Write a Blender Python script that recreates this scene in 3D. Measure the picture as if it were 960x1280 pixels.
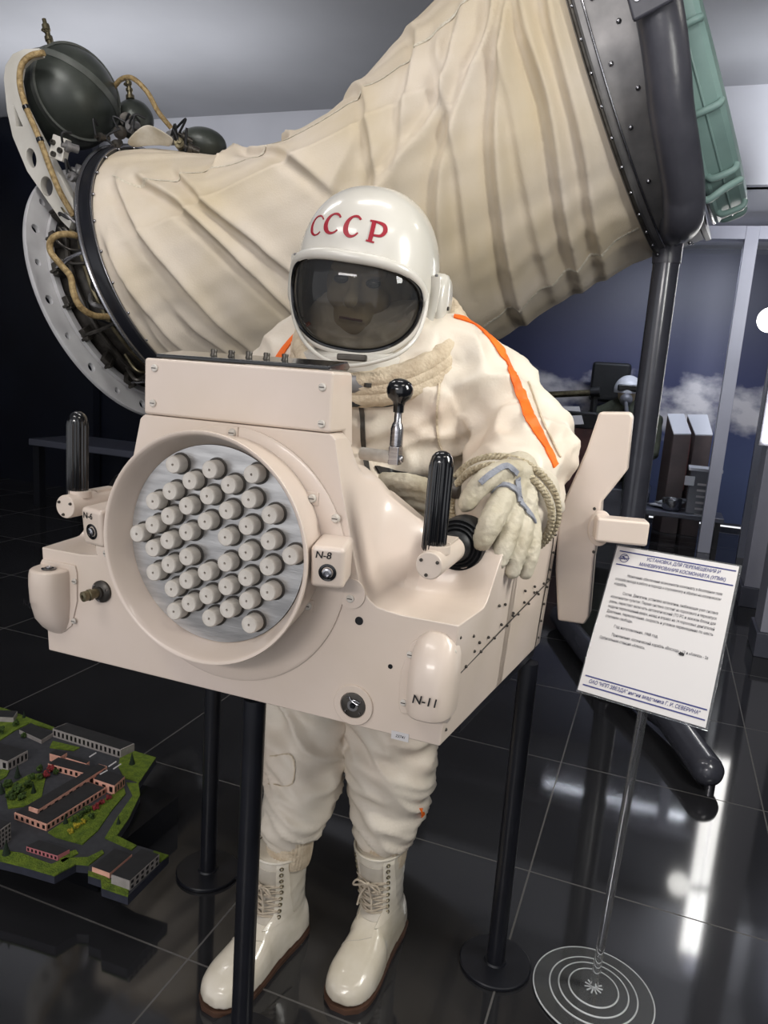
import bpy, bmesh, math, random
import numpy as np
from mathutils import Vector, Matrix, noise
from mathutils.bvhtree import BVHTree
for o in list(bpy.data.objects): bpy.data.objects.remove(o)
SC = bpy.context.scene
COL = SC.collection
random.seed(4)
PI = math.pi
# ------------------------------------------------------------------ camera
CAM = np.array([0, 0, 1.215])
_p, _r, _y, FPX = math.radians(10.689), math.radians(4.088), math.radians(20.033), 930.0
_rt0 = np.array([1, 0, 0.]); _up0 = np.array([0, math.sin(_p), math.cos(_p)]); _fw = np.array([0, math.cos(_p), -math.sin(_p)])
_rt = math.cos(_r)*_rt0 + math.sin(_r)*_up0; _up = -math.sin(_r)*_rt0 + math.cos(_r)*_up0
_M = np.array([[math.cos(_y), -math.sin(_y), 0], [math.sin(_y), math.cos(_y), 0], [0, 0, 1]])
RT, UP, FW = _M @ _rt, _M @ _up, _M @ _fw
cd = bpy.data.cameras.new('camera'); cam = bpy.data.objects.new('camera', cd); COL.objects.link(cam)
cd.sensor_fit = 'VERTICAL'; cd.sensor_height = 32; cd.lens = FPX/1280*32; cd.clip_start = .05; cd.clip_end = 60
cam.matrix_world = Matrix(((RT[0], UP[0], -FW[0], CAM[0]), (RT[1], UP[1], -FW[1], CAM[1]), (RT[2], UP[2], -FW[2], CAM[2]), (0, 0, 0, 1)))
SC.camera = cam
# ------------------------------------------------------------------ world, lamps, exposure
w = bpy.data.worlds.new('world'); SC.world = w; w.use_nodes = True
w.node_tree.nodes['Background'].inputs[0].default_value = (.95, .96, 1, 1)
w.node_tree.nodes['Background'].inputs[1].default_value = 1.15
SC.view_settings.view_transform = 'Standard'; SC.view_settings.look = 'None'
SC.view_settings.exposure = -0.13; SC.view_settings.gamma = 1; SC.view_settings.use_curve_mapping = False
def area(name, loc, target, sx, sy, power, col=(1, .97, .93)):
    d = bpy.data.lights.new(name, 'AREA'); d.shape = 'RECTANGLE'; d.size = sx; d.size_y = sy; d.energy = power; d.color = col
    o = bpy.data.objects.new(name, d); COL.objects.link(o); o.location = loc
    o.rotation_euler = (Vector(target)-Vector(loc)).to_track_quat('-Z', 'Y').to_euler()
    return o
area('ceiling_lamp', (-1.3, -.5, 3.0), (-.8, 1.2, .8), 1.2, .25, 14)
area('ceiling_lamp', (.9, .4, 3.0), (-.4, 1.6, .9), 1.2, .25, 10, (1, .96, .86))
area('ceiling_lamp', (-.5, 1.35, 3.02), (-.6, 1.6, 0), .9, .18, 8)
area('ceiling_lamp', (.55, 2.6, 3.02), (-.6, 2.8, 1.2), .2, .9, 12, (1, .96, .86))
area('ceiling_lamp', (-2.0, 1.6, 3.02), (-1.7, 3.0, 1.6), .9, .2, 13, (1, .97, .95))
area('ceiling_lamp', (-.9, -2.6, 2.3), (-.6, 1.4, .4), 1.4, .3, 44, (1, .95, .92))  # added fill light below ceiling level, brightens the legs and unit front
area('wall_lamp', (.98, 1.15, 1.75), (-.3, 1.35, .85), .35, 1.0, 38, (1, .99, .93))
area('ceiling_fill', (-3.7, 4.0, 2.2), (-3.7, 4.01, 3.1), 2.6, .6, 26, (.96, .97, 1))  # added upward fill to brighten the ceiling, no fitting there
area('bulkhead_fill', (.9, 4.5, 2.2), (.3, 5.8, 2.3), .3, .5, 32, (.95, .97, 1))  # added fill out of view, lifts the bulkhead, soffit and columns
area('showcase_fill', (.0, 6.4, 2.35), (.0, 7.0, .9), 1.2, .1, 22, (.85, .9, 1))  # added fill to brighten the showcase contents
# ------------------------------------------------------------------ helpers
def P(px, py, Y=None, Z=None, X=None):
    d = RT*(px-480)/FPX - UP*(py-640)/FPX + FW
    if Y is not None: t = (Y-CAM[1])/d[1]
    elif Z is not None: t = (Z-CAM[2])/d[2]
    else: t = (X-CAM[0])/d[0]
    return CAM + d*t
def RAY(px, py): return RT*(px-480)/FPX - UP*(py-640)/FPX + FW
def PJ(p):
    q = np.asarray(p, float)-CAM; z = q @ FW
    return 480+FPX*(q @ RT)/z, 640-FPX*(q @ UP)/z
def nv(v): v = np.asarray(v, float); return v/np.linalg.norm(v)
def sstep(x, a, b):
    t = min(1, max(0, (x-a)/(b-a))); return t*t*(3-2*t)
def frame(d):
    d = nv(d); a = np.array([0, 0, 1.]) if abs(d[2]) < .9 else np.array([1., 0, 0])
    u = nv(np.cross(a, d)); v = np.cross(d, u); return u, v, d
def crom(pts, n):
    pts = [np.asarray(p, float) for p in pts]; out = []
    Q = [2*pts[0]-pts[1]] + pts + [2*pts[-1]-pts[-2]]
    for i in range(1, len(Q)-2):
        a, b, c, d = Q[i-1:i+3]
        for k in range(n):
            t = k/n; out.append(.5*((2*b)+(c-a)*t+(2*a-5*b+4*c-d)*t*t+(3*b-a-3*c+d)*t**3))
    out.append(pts[-1]); return out
TMP = bpy.data.scenes.new('tmp')
def evaluated_mesh(o):
    TMP.collection.objects.link(o)
    with bpy.context.temp_override(scene=TMP, view_layer=TMP.view_layers[0]):
        dg = bpy.context.evaluated_depsgraph_get(); dg.update()
        me = bpy.data.meshes.new_from_object(o.evaluated_get(dg))
    bpy.data.objects.remove(o); return me
class MB:
    def __init__(s): s.v = []; s.f = []; s.m = []; s.cm = 0
    def add(s, vs, fs):
        o = len(s.v); s.v += [tuple(float(c) for c in q) for q in vs]; s.f += [tuple(i+o for i in f) for f in fs]; s.m += [s.cm]*len(fs); return s
    def box(s, c, d, rz=0, R=None):
        vs = [np.array([x, y, z]) for z in (-d[2]/2, d[2]/2) for y in (-d[1]/2, d[1]/2) for x in (-d[0]/2, d[0]/2)]
        if R is None:
            R = np.array([[math.cos(rz), -math.sin(rz), 0], [math.sin(rz), math.cos(rz), 0], [0, 0, 1]])
        vs = [np.asarray(c)+R @ q for q in vs]
        return s.add(vs, [(0, 2, 3, 1), (4, 5, 7, 6), (0, 1, 5, 4), (2, 6, 7, 3), (0, 4, 6, 2), (1, 3, 7, 5)])
    def loft(s, rings, caps=True, closed=False):
        n = len(rings[0]); vs = [q for r in rings for q in r]; fs = []
        m = len(rings)
        for i in range(m if closed else m-1):
            for j in range(n):
                a = i*n+j; b = i*n+(j+1) % n; c = ((i+1) % m)*n+(j+1) % n; d = ((i+1) % m)*n+j
                fs.append((a, b, c, d))
        if caps and not closed:
            fs.append(tuple(range(n-1, -1, -1))); fs.append(tuple((m-1)*n+j for j in range(n)))
        return s.add(vs, fs)
    def tube(s, pts, r, seg=12, caps=True, closed=False, sx=1, sy=1, up=None):
        pts = [np.asarray(p, float) for p in pts]; n = len(pts)
        rs = r if hasattr(r, '__len__') else [r]*n
        T = []
        for i in range(n):
            if closed: t = pts[(i+1) % n]-pts[i-1]
            else: t = pts[min(i+1, n-1)]-pts[max(i-1, 0)]
            T.append(nv(t))
        u = frame(T[0])[0] if up is None else nv(np.cross(up, T[0]))
        rings = []
        for i in range(n):
            if up is not None: u = nv(np.cross(up, T[i]))
            u = nv(u-T[i]*(u @ T[i])); v = np.cross(T[i], u)
            rings.append([pts[i]+rs[i]*(math.cos(a)*u*sx+math.sin(a)*v*sy) for a in np.linspace(0, 2*PI, seg, endpoint=False)])
        return s.loft(rings, caps, closed)
    def round_tube(s, pts, rs, seg=14):
        """tube with rounded ends"""
        pts = [np.asarray(p, float) for p in pts]
        rs = list(rs) if hasattr(rs, '__len__') else [rs]*len(pts)
        a = nv(pts[0]-pts[1]); b = nv(pts[-1]-pts[-2]); A = []; RA = []; B = []; RB = []
        for t in (88, 65, 45, 22): A.append(pts[0]+a*rs[0]*math.sin(math.radians(t))); RA.append(rs[0]*math.cos(math.radians(t)))
        for t in (22, 45, 65, 88): B.append(pts[-1]+b*rs[-1]*math.sin(math.radians(t))); RB.append(rs[-1]*math.cos(math.radians(t)))
        return s.tube(A+pts+B, RA+rs+RB, seg)
    def lathe(s, prof, c, axis, seg=40, closed=False):
        """prof: list of (radius, distance along axis)"""
        u, v, d = frame(axis); c = np.asarray(c, float)
        rings = [[c+d*h+max(r, 1e-5)*(math.cos(a)*u+math.sin(a)*v) for a in np.linspace(0, 2*PI, seg, endpoint=False)] for r, h in prof]
        return s.loft(rings, not closed, closed)
    def prism(s, poly, o, ex, ey, ez):
        """poly in (ex,ey), extruded along the vector ez from o"""
        o, ex, ey, ez = [np.asarray(q, float) for q in (o, ex, ey, ez)]
        n = len(poly); A = [o+ex*a+ey*b for a, b in poly]; B = [q+ez for q in A]
        if np.cross(ex, ey) @ ez > 0 if True else 0: pass
        return s.add(A+B, [tuple(range(n-1, -1, -1)), tuple(range(n, 2*n))]+[(i, (i+1) % n, n+(i+1) % n, n+i) for i in range(n)])
    def sphere(s, c, r, seg=24, rings=14, sc=(1, 1, 1), R=None):
        c = np.asarray(c, float); rr = []
        for i in range(rings+1):
            t = PI*i/rings; q = max(math.sin(t), 1e-4)
            ring = [np.array([q*math.cos(a)*sc[0], q*math.sin(a)*sc[1], math.cos(t)*sc[2]])*r for a in np.linspace(0, 2*PI, seg, endpoint=False)]
            if R is not None: ring = [R @ p for p in ring]
            rr.append([c+p for p in ring])
        return s.loft(rr[::-1], True)
    def torus(s, c, axis, R, r, seg=64, sr=10, a0=0, a1=2*PI, sx=1, sy=1):
        u, v, d = frame(axis); c = np.asarray(c, float)
        full = abs(a1-a0-2*PI) < 1e-6
        pts = [c+R*(math.cos(a)*u+math.sin(a)*v) for a in np.linspace(a0, a1, seg, endpoint=not full)]
        return s.tube(pts, r, sr, closed=full, caps=not full)
    def mesh(s, name):
        me = bpy.data.meshes.new(name); me.from_pydata(s.v, [], s.f); me.update()
        bm = bmesh.new(); bm.from_mesh(me); bmesh.ops.recalc_face_normals(bm, faces=bm.faces); bm.to_mesh(me); bm.free()
        return me
    def build(s, name, mat, parent=None, bevel=0, seg=2, sharp=38, sub=0, flat=False):
        me = s.mesh(name)
        mats = mat if isinstance(mat, (list, tuple)) else [mat]
        for q in mats: me.materials.append(q)
        if len(mats) > 1:
            for pl, k in zip(me.polygons, s.m): pl.material_index = k
        o = bpy.data.objects.new(name, me)
        return finish(o, parent, bevel, seg, sharp, sub, flat)
def wloc(o):
    q = Vector((0, 0, 0))
    while o: q += o.location; o = o.parent
    return q
def finish(o, parent, bevel=0, seg=2, sharp=38, sub=0, flat=False):
    me = o.data; COL.objects.link(o)
    if not flat and len(me.polygons):
        me.polygons.foreach_set('use_smooth', [True]*len(me.polygons))
        if not bevel: me.set_sharp_from_angle(angle=math.radians(sharp))
    if parent is not None:
        o.parent = parent
        me.transform(Matrix.Translation(-wloc(parent)))
    if bevel:
        b = o.modifiers.new('bevel', 'BEVEL'); b.width = bevel; b.segments = seg; b.limit_method = 'ANGLE'; b.angle_limit = math.radians(35); b.use_clamp_overlap = True
        b.harden_normals = True
        me.set_sharp_from_angle(angle=math.radians(sharp))
    if sub:
        b = o.modifiers.new('sub', 'SUBSURF'); b.levels = sub; b.render_levels = sub
    return o
def thing(name, label, cat, loc=(0, 0, 0), group=None):
    o = bpy.data.objects.new(name, None); COL.objects.link(o); o.location = loc; o.empty_display_size = .05
    return tag(o, label, cat, group)
def tag(o, label, cat, group=None):
    o['label'] = label; o['category'] = cat
    if group: o['group'] = group
    return o
def struct(o): o['kind'] = 'structure'; return o
def remeshed(mb, voxel, smooth=4, fn=None):
    """fuse overlapping pieces into one continuous skin"""
    me = mb.mesh('tmp'); o = bpy.data.objects.new('tmp', me)
    m = o.modifiers.new('r', 'REMESH'); m.mode = 'VOXEL'; m.voxel_size = voxel; m.use_smooth_shade = True
    if smooth:
        q = o.modifiers.new('s', 'SMOOTH'); q.factor = .5; q.iterations = smooth
    out = evaluated_mesh(o); bpy.data.meshes.remove(me)
    if fn is not None:
        n = len(out.vertices); co = np.empty(n*3, 'f'); no = np.empty(n*3, 'f'); out.vertices.foreach_get('co', co); out.vertex_normals.foreach_get('vector', no)
        co = co.reshape(-1, 3); no = no.reshape(-1, 3); e = np.array([fn(Vector(q.tolist())) for q in co]); co = co+no*e[:, None]
        out.vertices.foreach_set('co', co.ravel()); out.update()
    return out
def obj_from(me, name, mat, parent=None):
    me.name = name; me.materials.clear(); me.materials.append(mat); o = bpy.data.objects.new(name, me)
    return finish(o, parent, sharp=180)
def bvh_of(me, off=(0, 0, 0)):
    off = Vector(off)
    return BVHTree.FromPolygons([v.co+off for v in me.vertices], [tuple(p.vertices) for p in me.polygons])
def cast(b, px, py):
    d = Vector(RAY(px, py)).normalized(); l, nn, i, ds = b.ray_cast(Vector(CAM), d)
    return (np.array(l), np.array(nn)) if l is not None else None
def strip_on(b, pxs, wid, name, mat, parent, n=8, lift=.002, thick=.002):
    """flat tape laid along a surface, following it"""
    pts = crom([np.array(q, float) for q in pxs], n); H = [cast(b, *q) for q in pts]; H = [h for h in H if h]
    if len(H) < 2: return None
    mb = MB(); rings = []
    for i, (p, nn) in enumerate(H):
        t = nv(H[min(i+1, len(H)-1)][0]-H[max(i-1, 0)][0]); s = nv(np.cross(nn, t)); ww = wid if not hasattr(wid, '__len__') else np.interp(i/(len(H)-1), np.linspace(0, 1, len(wid)), wid)
        row = []
        for k in (-1, -.5, 0, .5, 1):
            q = p+s*ww*.5*k; r = b.find_nearest(Vector(q)); 
            row.append(np.array(r[0])+np.array(r[1])*lift if r[0] is not None else q)
        rings.append([q+nn*thick for q in row]+[q-nn*thick for q in row[::-1]])
    mb.loft(rings); return mb.build(name, mat, parent, sharp=60)
def text_mesh(txt, size, bold=0, shear=0, align='LEFT', space=1):
    c = bpy.data.curves.new('t', 'FONT'); c.body = txt; c.size = size; c.shear = shear; c.align_x = align; c.offset = bold; c.resolution_u = 3; c.space_character = space
    me = evaluated_mesh(bpy.data.objects.new('t', c)); bpy.data.curves.remove(c)
    V = np.array([v.co[:] for v in me.vertices]).reshape(-1, 3); Fc = [tuple(p.vertices) for p in me.polygons]; bpy.data.meshes.remove(me)
    return V, Fc
def text_on(mb, txt, size, o, ex, ey, ez=None, width=None, **k):
    V, Fc = text_mesh(txt, size, **k)
    if not len(V): return
    sx = 1
    if width: sx = width/max(1e-6, np.ptp(V[:, 0]))
    o, ex, ey = np.asarray(o, float), nv(ex), nv(ey)
    mb.add([o+ex*q[0]*sx+ey*q[1] for q in V], Fc)
# ------------------------------------------------------------------ materials
def mat(name, col, rough=.5, metal=0, col2=None, nscale=8, bump=0, bscale=60, coat=0, trans=0, ior=1.45, mix=(.35, .7), stretch=(1, 1, 1), alpha=1, emit=None, estr=0, spec=.5):
    m = bpy.data.materials.new(name); m.use_nodes = True; nt = m.node_tree; b = nt.nodes['Principled BSDF']
    b.inputs['Base Color'].default_value = (*col, 1); b.inputs['Roughness'].default_value = rough; b.inputs['Metallic'].default_value = metal
    b.inputs['Coat Weight'].default_value = coat; b.inputs['Coat Roughness'].default_value = .08
    b.inputs['Transmission Weight'].default_value = trans; b.inputs['IOR'].default_value = ior; b.inputs['Specular IOR Level'].default_value = spec
    tc = nt.nodes.new('ShaderNodeTexCoord'); mp = nt.nodes.new('ShaderNodeMapping'); mp.inputs['Scale'].default_value = stretch
    nt.links.new(tc.outputs['Object'], mp.inputs[0])
    if col2:
        n = nt.nodes.new('ShaderNodeTexNoise'); n.inputs['Scale'].default_value = nscale; n.inputs['Detail'].default_value = 5; nt.links.new(mp.outputs[0], n.inputs[0])
        r = nt.nodes.new('ShaderNodeValToRGB'); r.color_ramp.elements[0].position = mix[0]; r.color_ramp.elements[1].position = mix[1]
        r.color_ramp.elements[0].color = (*col, 1); r.color_ramp.elements[1].color = (*col2, 1)
        nt.links.new(n.outputs['Fac'], r.inputs[0]); nt.links.new(r.outputs[0], b.inputs['Base Color'])
    if bump:
        n2 = nt.nodes.new('ShaderNodeTexNoise'); n2.inputs['Scale'].default_value = bscale; n2.inputs['Detail'].default_value = 4; nt.links.new(mp.outputs[0], n2.inputs[0])
        bp = nt.nodes.new('ShaderNodeBump'); bp.inputs['Strength'].default_value = bump; bp.inputs['Distance'].default_value = .01
        nt.links.new(n2.outputs['Fac'], bp.inputs['Height']); nt.links.new(bp.outputs[0], b.inputs['Normal'])
    if emit:
        b.inputs['Emission Color'].default_value = (*emit, 1); b.inputs['Emission Strength'].default_value = estr
    return m
def lin(r, g, b):
    f = lambda c: (c/255/12.92) if c <= 10 else ((c/255+.055)/1.055)**2.4
    return (f(r), f(g), f(b))
M = {}
M['cream'] = mat('cream_paint', lin(213, 198, 187), .32, 0, lin(204, 189, 174), 5, .03, 9, coat=.25)
M['cream2'] = mat('cream_paint_nozzle', lin(204, 198, 190), .55, 0, lin(185, 178, 168), 60)
M['white'] = mat('white_enamel', lin(208, 204, 196), .25, 0, lin(194, 190, 180), 6, coat=.4)
M['whitegrey'] = mat('white_flange_paint', lin(196, 195, 196), .4, 0, lin(178, 176, 178), 8)
M['red'] = mat('red_lettering', lin(150, 20, 40), .45)
M['suit'] = mat('suit_cloth', lin(213, 203, 188), .46, 0, lin(200, 178, 160), 5, .08, 220, mix=(.48, .85))
M['suitrib'] = mat('ribbed_knit', lin(205, 190, 166), .8, 0, lin(180, 162, 138), 40, .4, 160)
M['cuffcloth'] = mat('cuff_cloth', lin(205, 197, 182), .6, 0, lin(188, 178, 160), 12, .2, 60)
M['rope'] = mat('braided_cord', lin(198, 186, 160), .8, 0, lin(150, 136, 108), 120, .8, 200)
M['glove'] = mat('glove_leather', lin(194, 186, 168), .6, 0, lin(168, 158, 136), 16, .4, 60)
M['strap'] = mat('grey_webbing', lin(140, 143, 152), .7, 0, lin(118, 120, 130), 80, .3, 200)
M['orange'] = mat('orange_tape', lin(240, 112, 20), .6, 0, lin(222, 92, 12), 30, .3, 80)
M['boot'] = mat('boot_leather', lin(216, 208, 194), .22, 0, lin(190, 180, 160), 9, .12, 24, coat=.35)
M['tongue'] = mat('boot_tongue', lin(190, 182, 170), .5, 0, lin(172, 164, 150), 18, .1, 40)
M['sole'] = mat('sole_edge', lin(82, 58, 45), .5, 0, lin(66, 46, 36), 30)
M['lace'] = mat('laces', lin(186, 174, 156), .8, 0, lin(160, 146, 128), 90)
M['black'] = mat('black_powder', lin(26, 27, 33), .32, 0, lin(20, 21, 26), 20)
M['blackpl'] = mat('black_plastic', lin(14, 15, 18), .18, coat=.6)
M['rubber'] = mat('black_rubber', lin(20, 21, 24), .5)
M['dark'] = mat('dark_metal', lin(82, 78, 73), .38, .6, lin(52, 49, 46), 30)
M['steel'] = mat('brushed_steel', lin(176, 176, 180), .26, 1, lin(150, 150, 155), 40, .05, 30, stretch=(1, 1, 12))
M['plate'] = mat('turned_aluminium', lin(196, 194, 192), .3, 1, lin(160, 158, 157), 7, .04, 40, stretch=(2, 2, 14))
M['ring'] = mat('grey_ring_metal', lin(136, 134, 134), .38, .45, lin(104, 103, 104), 9, .05, 20)
M['brass'] = mat('old_brass', lin(128, 120, 96), .4, .8, lin(92, 84, 66), 30)
M['hose'] = mat('braided_hose', lin(176, 152, 108), .55, 0, lin(120, 98, 62), 60, .6, 180)
M['fabric'] = mat('sleeve_cloth', lin(208, 196, 180), .7, 0, lin(194, 178, 148), 2.6, .12, 160, mix=(.4, .75))
M['fabricflap'] = mat('loose_cloth', lin(198, 192, 180), .7, 0, lin(170, 160, 140), 10, .2, 80)
M['seam'] = mat('seam_stitching', lin(222, 214, 198), .75, 0, lin(190, 180, 160), 100, .6, 250)
M['tank'] = mat('tank_green_black', lin(56, 60, 56), .36, .2, lin(84, 88, 82), 7, .06, 18, mix=(.45, .8))
M['tankstrap'] = mat('tank_band', lin(98, 101, 97), .4, .2, lin(82, 85, 81), 20)
M['teal'] = mat('hatch_green_paint', lin(142, 170, 165), .4, 0, lin(126, 153, 149), 6, .05, 12)
M['tube'] = mat('stand_grey_enamel', lin(66, 67, 75), .25, .1, lin(58, 59, 67), 14, coat=.3)
M['pad'] = mat('cradle_padding', lin(72, 72, 80), .34, 0, lin(62, 62, 70), 10, .1, 40)
M['wall'] = mat('wall_paint', lin(206, 207, 214), .6, 0, lin(198, 199, 206), 2)
M['ceil'] = mat('ceiling_paint', lin(166, 167, 172), .75, 0, lin(158, 159, 164), 1.5)
M['column'] = mat('column_paint', lin(168, 169, 182), .4, 0, lin(158, 159, 172), 3)
M['blackwall'] = mat('black_gloss_panel', lin(22, 25, 36), .22, 0, lin(15, 16, 23), 1.6)
M['darkpanel'] = mat('dark_panel', lin(84, 86, 98), .3, 0, lin(74, 76, 86), 2)
M['paper'] = mat('paper', lin(200, 197, 197), .5)
M['ink'] = mat('print_ink', lin(60, 60, 66), .6)
M['navy'] = mat('print_navy', lin(48, 54, 112), .6)
M['lens'] = mat('dark_lens', lin(24, 25, 26), .12, .3)
M['acrylic'] = mat('clear_acrylic', (.93, .95, .96), .03, 0, trans=.94, ior=1.42)
M['rod'] = mat('clear_rod', (.96, .97, .98), .03, 0, trans=.97, ior=1.45)
M['edge_glint'] = mat('acrylic_edge_glint', (.9, .92, .93), .2, 0, trans=.45, ior=1.4)  # pale colour standing in for light caught in clear acrylic edges
M['skin'] = mat('mannequin_face', lin(190, 172, 140), .6, 0, lin(168, 150, 120), 12)
M['asphalt'] = mat('model_asphalt', lin(58, 59, 64), .8, 0, lin(48, 49, 54), 60)
M['grass'] = mat('model_turf', lin(108, 128, 34), .9, 0, lin(74, 96, 24), 70, .8, 260)
M['board'] = mat('model_board_side', lin(52, 54, 66), .5, 0, lin(40, 42, 52), 50)
M['roof'] = mat('model_roof', lin(30, 30, 32), .7, 0, lin(38, 38, 40), 60)
M['pink'] = mat('model_pink_wall', lin(226, 172, 152), .7, 0, lin(204, 150, 130), 60)
M['rose'] = mat('model_rose_wall', lin(178, 108, 112), .7)
M['mgrey'] = mat('model_grey_wall', lin(158, 152, 148), .7, 0, lin(140, 134, 130), 60)
M['mdark'] = mat('model_window', lin(16, 16, 18), .3)
M['tree'] = mat('model_foliage', lin(66, 88, 34), .9, 0, lin(40, 58, 22), 70, .8, 150)
M['fir'] = mat('model_fir', lin(28, 44, 26), .9, 0, lin(20, 32, 18), 90)
M['redbush'] = mat('model_red_bush', lin(140, 44, 50), .9, 0, lin(90, 40, 36), 90)
M['yellowbush'] = mat('model_yellow_bush', lin(170, 150, 40), .9, 0, lin(110, 110, 34), 90)
M['olive'] = mat('flight_suit', lin(72, 76, 62), .8, 0, lin(56, 60, 48), 12)
M['brown'] = mat('dark_brown_case', lin(84, 72, 70), .45, 0, lin(70, 60, 60), 5)
M['redbrown'] = mat('red_brown_case', lin(96, 48, 44), .5, 0, lin(74, 38, 38), 6)
M['greymetal'] = mat('cabinet_grey', lin(112, 113, 120), .4, .2, lin(98, 99, 106), 8)
M['lighttop'] = mat('pedestal_top', lin(196, 197, 204), .35)
M['lamp'] = mat('lit_diffuser', (1, .99, .96), .4, emit=(1, .98, .94), estr=9)
def floor_mat():
    m = bpy.data.materials.new('black_polished_tile'); m.use_nodes = True; nt = m.node_tree; b = nt.nodes['Principled BSDF']; L = nt.links
    tc = nt.nodes.new('ShaderNodeTexCoord'); br = nt.nodes.new('ShaderNodeTexBrick')
    br.offset = 0; br.squash = 1; br.inputs['Scale'].default_value = 1; br.inputs['Brick Width'].default_value = .6; br.inputs['Row Height'].default_value = .6; br.inputs['Mortar Size'].default_value = .0022; br.inputs['Mortar Smooth'].default_value = .1
    mp = nt.nodes.new('ShaderNodeMapping'); mp.inputs['Location'].default_value = FLOOR_OFF
    L.new(tc.outputs['Object'], mp.inputs[0]); L.new(mp.outputs[0], br.inputs[0])
    n = nt.nodes.new('ShaderNodeTexNoise'); n.inputs['Scale'].default_value = 3; L.new(tc.outputs['Object'], n.inputs[0])
    r = nt.nodes.new('ShaderNodeValToRGB'); r.color_ramp.elements[0].color = (*lin(28, 28, 30), 1); r.color_ramp.elements[1].color = (*lin(42, 42, 44), 1); L.new(n.outputs['Fac'], r.inputs[0])
    L.new(r.outputs[0], br.inputs['Color1']); L.new(r.outputs[0], br.inputs['Color2']); br.inputs['Mortar'].default_value = (*lin(82, 80, 78), 1)
    L.new(br.outputs['Color'], b.inputs['Base Color'])
    mr = nt.nodes.new('ShaderNodeMapRange'); mr.inputs['To Min'].default_value = .07; mr.inputs['To Max'].default_value = .6; L.new(br.outputs['Fac'], mr.inputs['Value']); L.new(mr.outputs[0], b.inputs['Roughness'])
    b.inputs['IOR'].default_value = 1.6
    return m
# ------------------------------------------------------------------ the room
FLOOR_OFF = (.172, -.5335, 0)
M['floor'] = floor_mat()
RX = .66
struct(MB().box((-2.5, 2.9, -.05), (7.4, 9.4, .1)).build('floor', M['floor'], flat=True))
struct(MB().box((-2.5, .95, 3.15), (7.4, 9.2, .1)).build('ceiling', M['ceil'], flat=True))
yb = 5.42; zb2 = 2.52
struct(MB().box((-2.5, yb+.06, (3.1+zb2)/2), (7.4, .12, 3.1-zb2)).build('trim_1', M['wall'], flat=True))      # bulkhead over the displays
# lowered beam nearer the camera
struct(MB().box((-2.5, 2.75, 2.985), (7.4, .62, .23)).build('trim_2', M['ceil'], flat=True))
struct(MB().box((-2.5, 6.6, zb2+.05), (7.4, 2.24, .1)).build('trim_3', M['wall'], flat=True))        # soffit
struct(MB().box((-2.5, 7.75, 1.3), (7.4, .1, 2.6)).build('wall_back', M['darkpanel'], flat=True))
struct(MB().box((-6.15, 2.7, 1.6), (.1, 9.0, 3.2)).build('wall_left', M['blackwall'], flat=True))
struct(MB().box((RX+.45, 3.4, 1.6), (.1, 7.9, 3.2)).build('wall_right', M['darkpanel'], flat=True))
# black gloss partition behind the left half
struct(MB().box((-3.75, 5.32, 1.26), (4.7, .12, 2.52)).build('wall_rear', M['blackwall'], flat=True))
struct(MB().box(((-6.1+P(120, 200, Y=5.2)[0])/2, 5.2, 1.545), (P(120, 200, Y=5.2)[0]+6.1, .08, 3.09)).build('trim_11', M['blackwall'], flat=True))
# showcase frame
FY = 6.25
def fz(px, py): return P(px, py, Y=FY)
zt, zl = fz(900, 284)[2], fz(900, 300)[2]
struct(MB().box((-.6, FY, (zt+zl)/2), (2.5, .1, zt-zl)).build('trim_4', M['column'], flat=True))
xa, xb = fz(915, 400)[0], fz(932, 400)[0]
struct(MB().box(((xa+xb)/2, FY, zt/2), (xb-xa, .11, zt)).build('trim_5', M['column'], bevel=.004))
xe = xb
struct(MB().box((RX+.2, FY-.02, zt/2), (.42, .06, zt)).build('trim_6', M['darkpanel'], flat=True))
# pilasters on the right with dark plinths
for k, (px, py, wd) in enumerate([(930, 733, .09), (950, 790, .13)]):
    b = P(px, py, Z=.12)
    struct(MB().box((b[0]+wd/2+.0, b[1]+.12, 1.31), (wd, .24, 2.38)).build('trim_%d' % (7+2*k), M['column'], bevel=.004))
    struct(MB().box((b[0]+wd/2+.0, b[1]+.12, .06), (wd+.03, .27, .12)).build('trim_%d' % (8+2*k), M['darkpanel'], bevel=.004))
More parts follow.
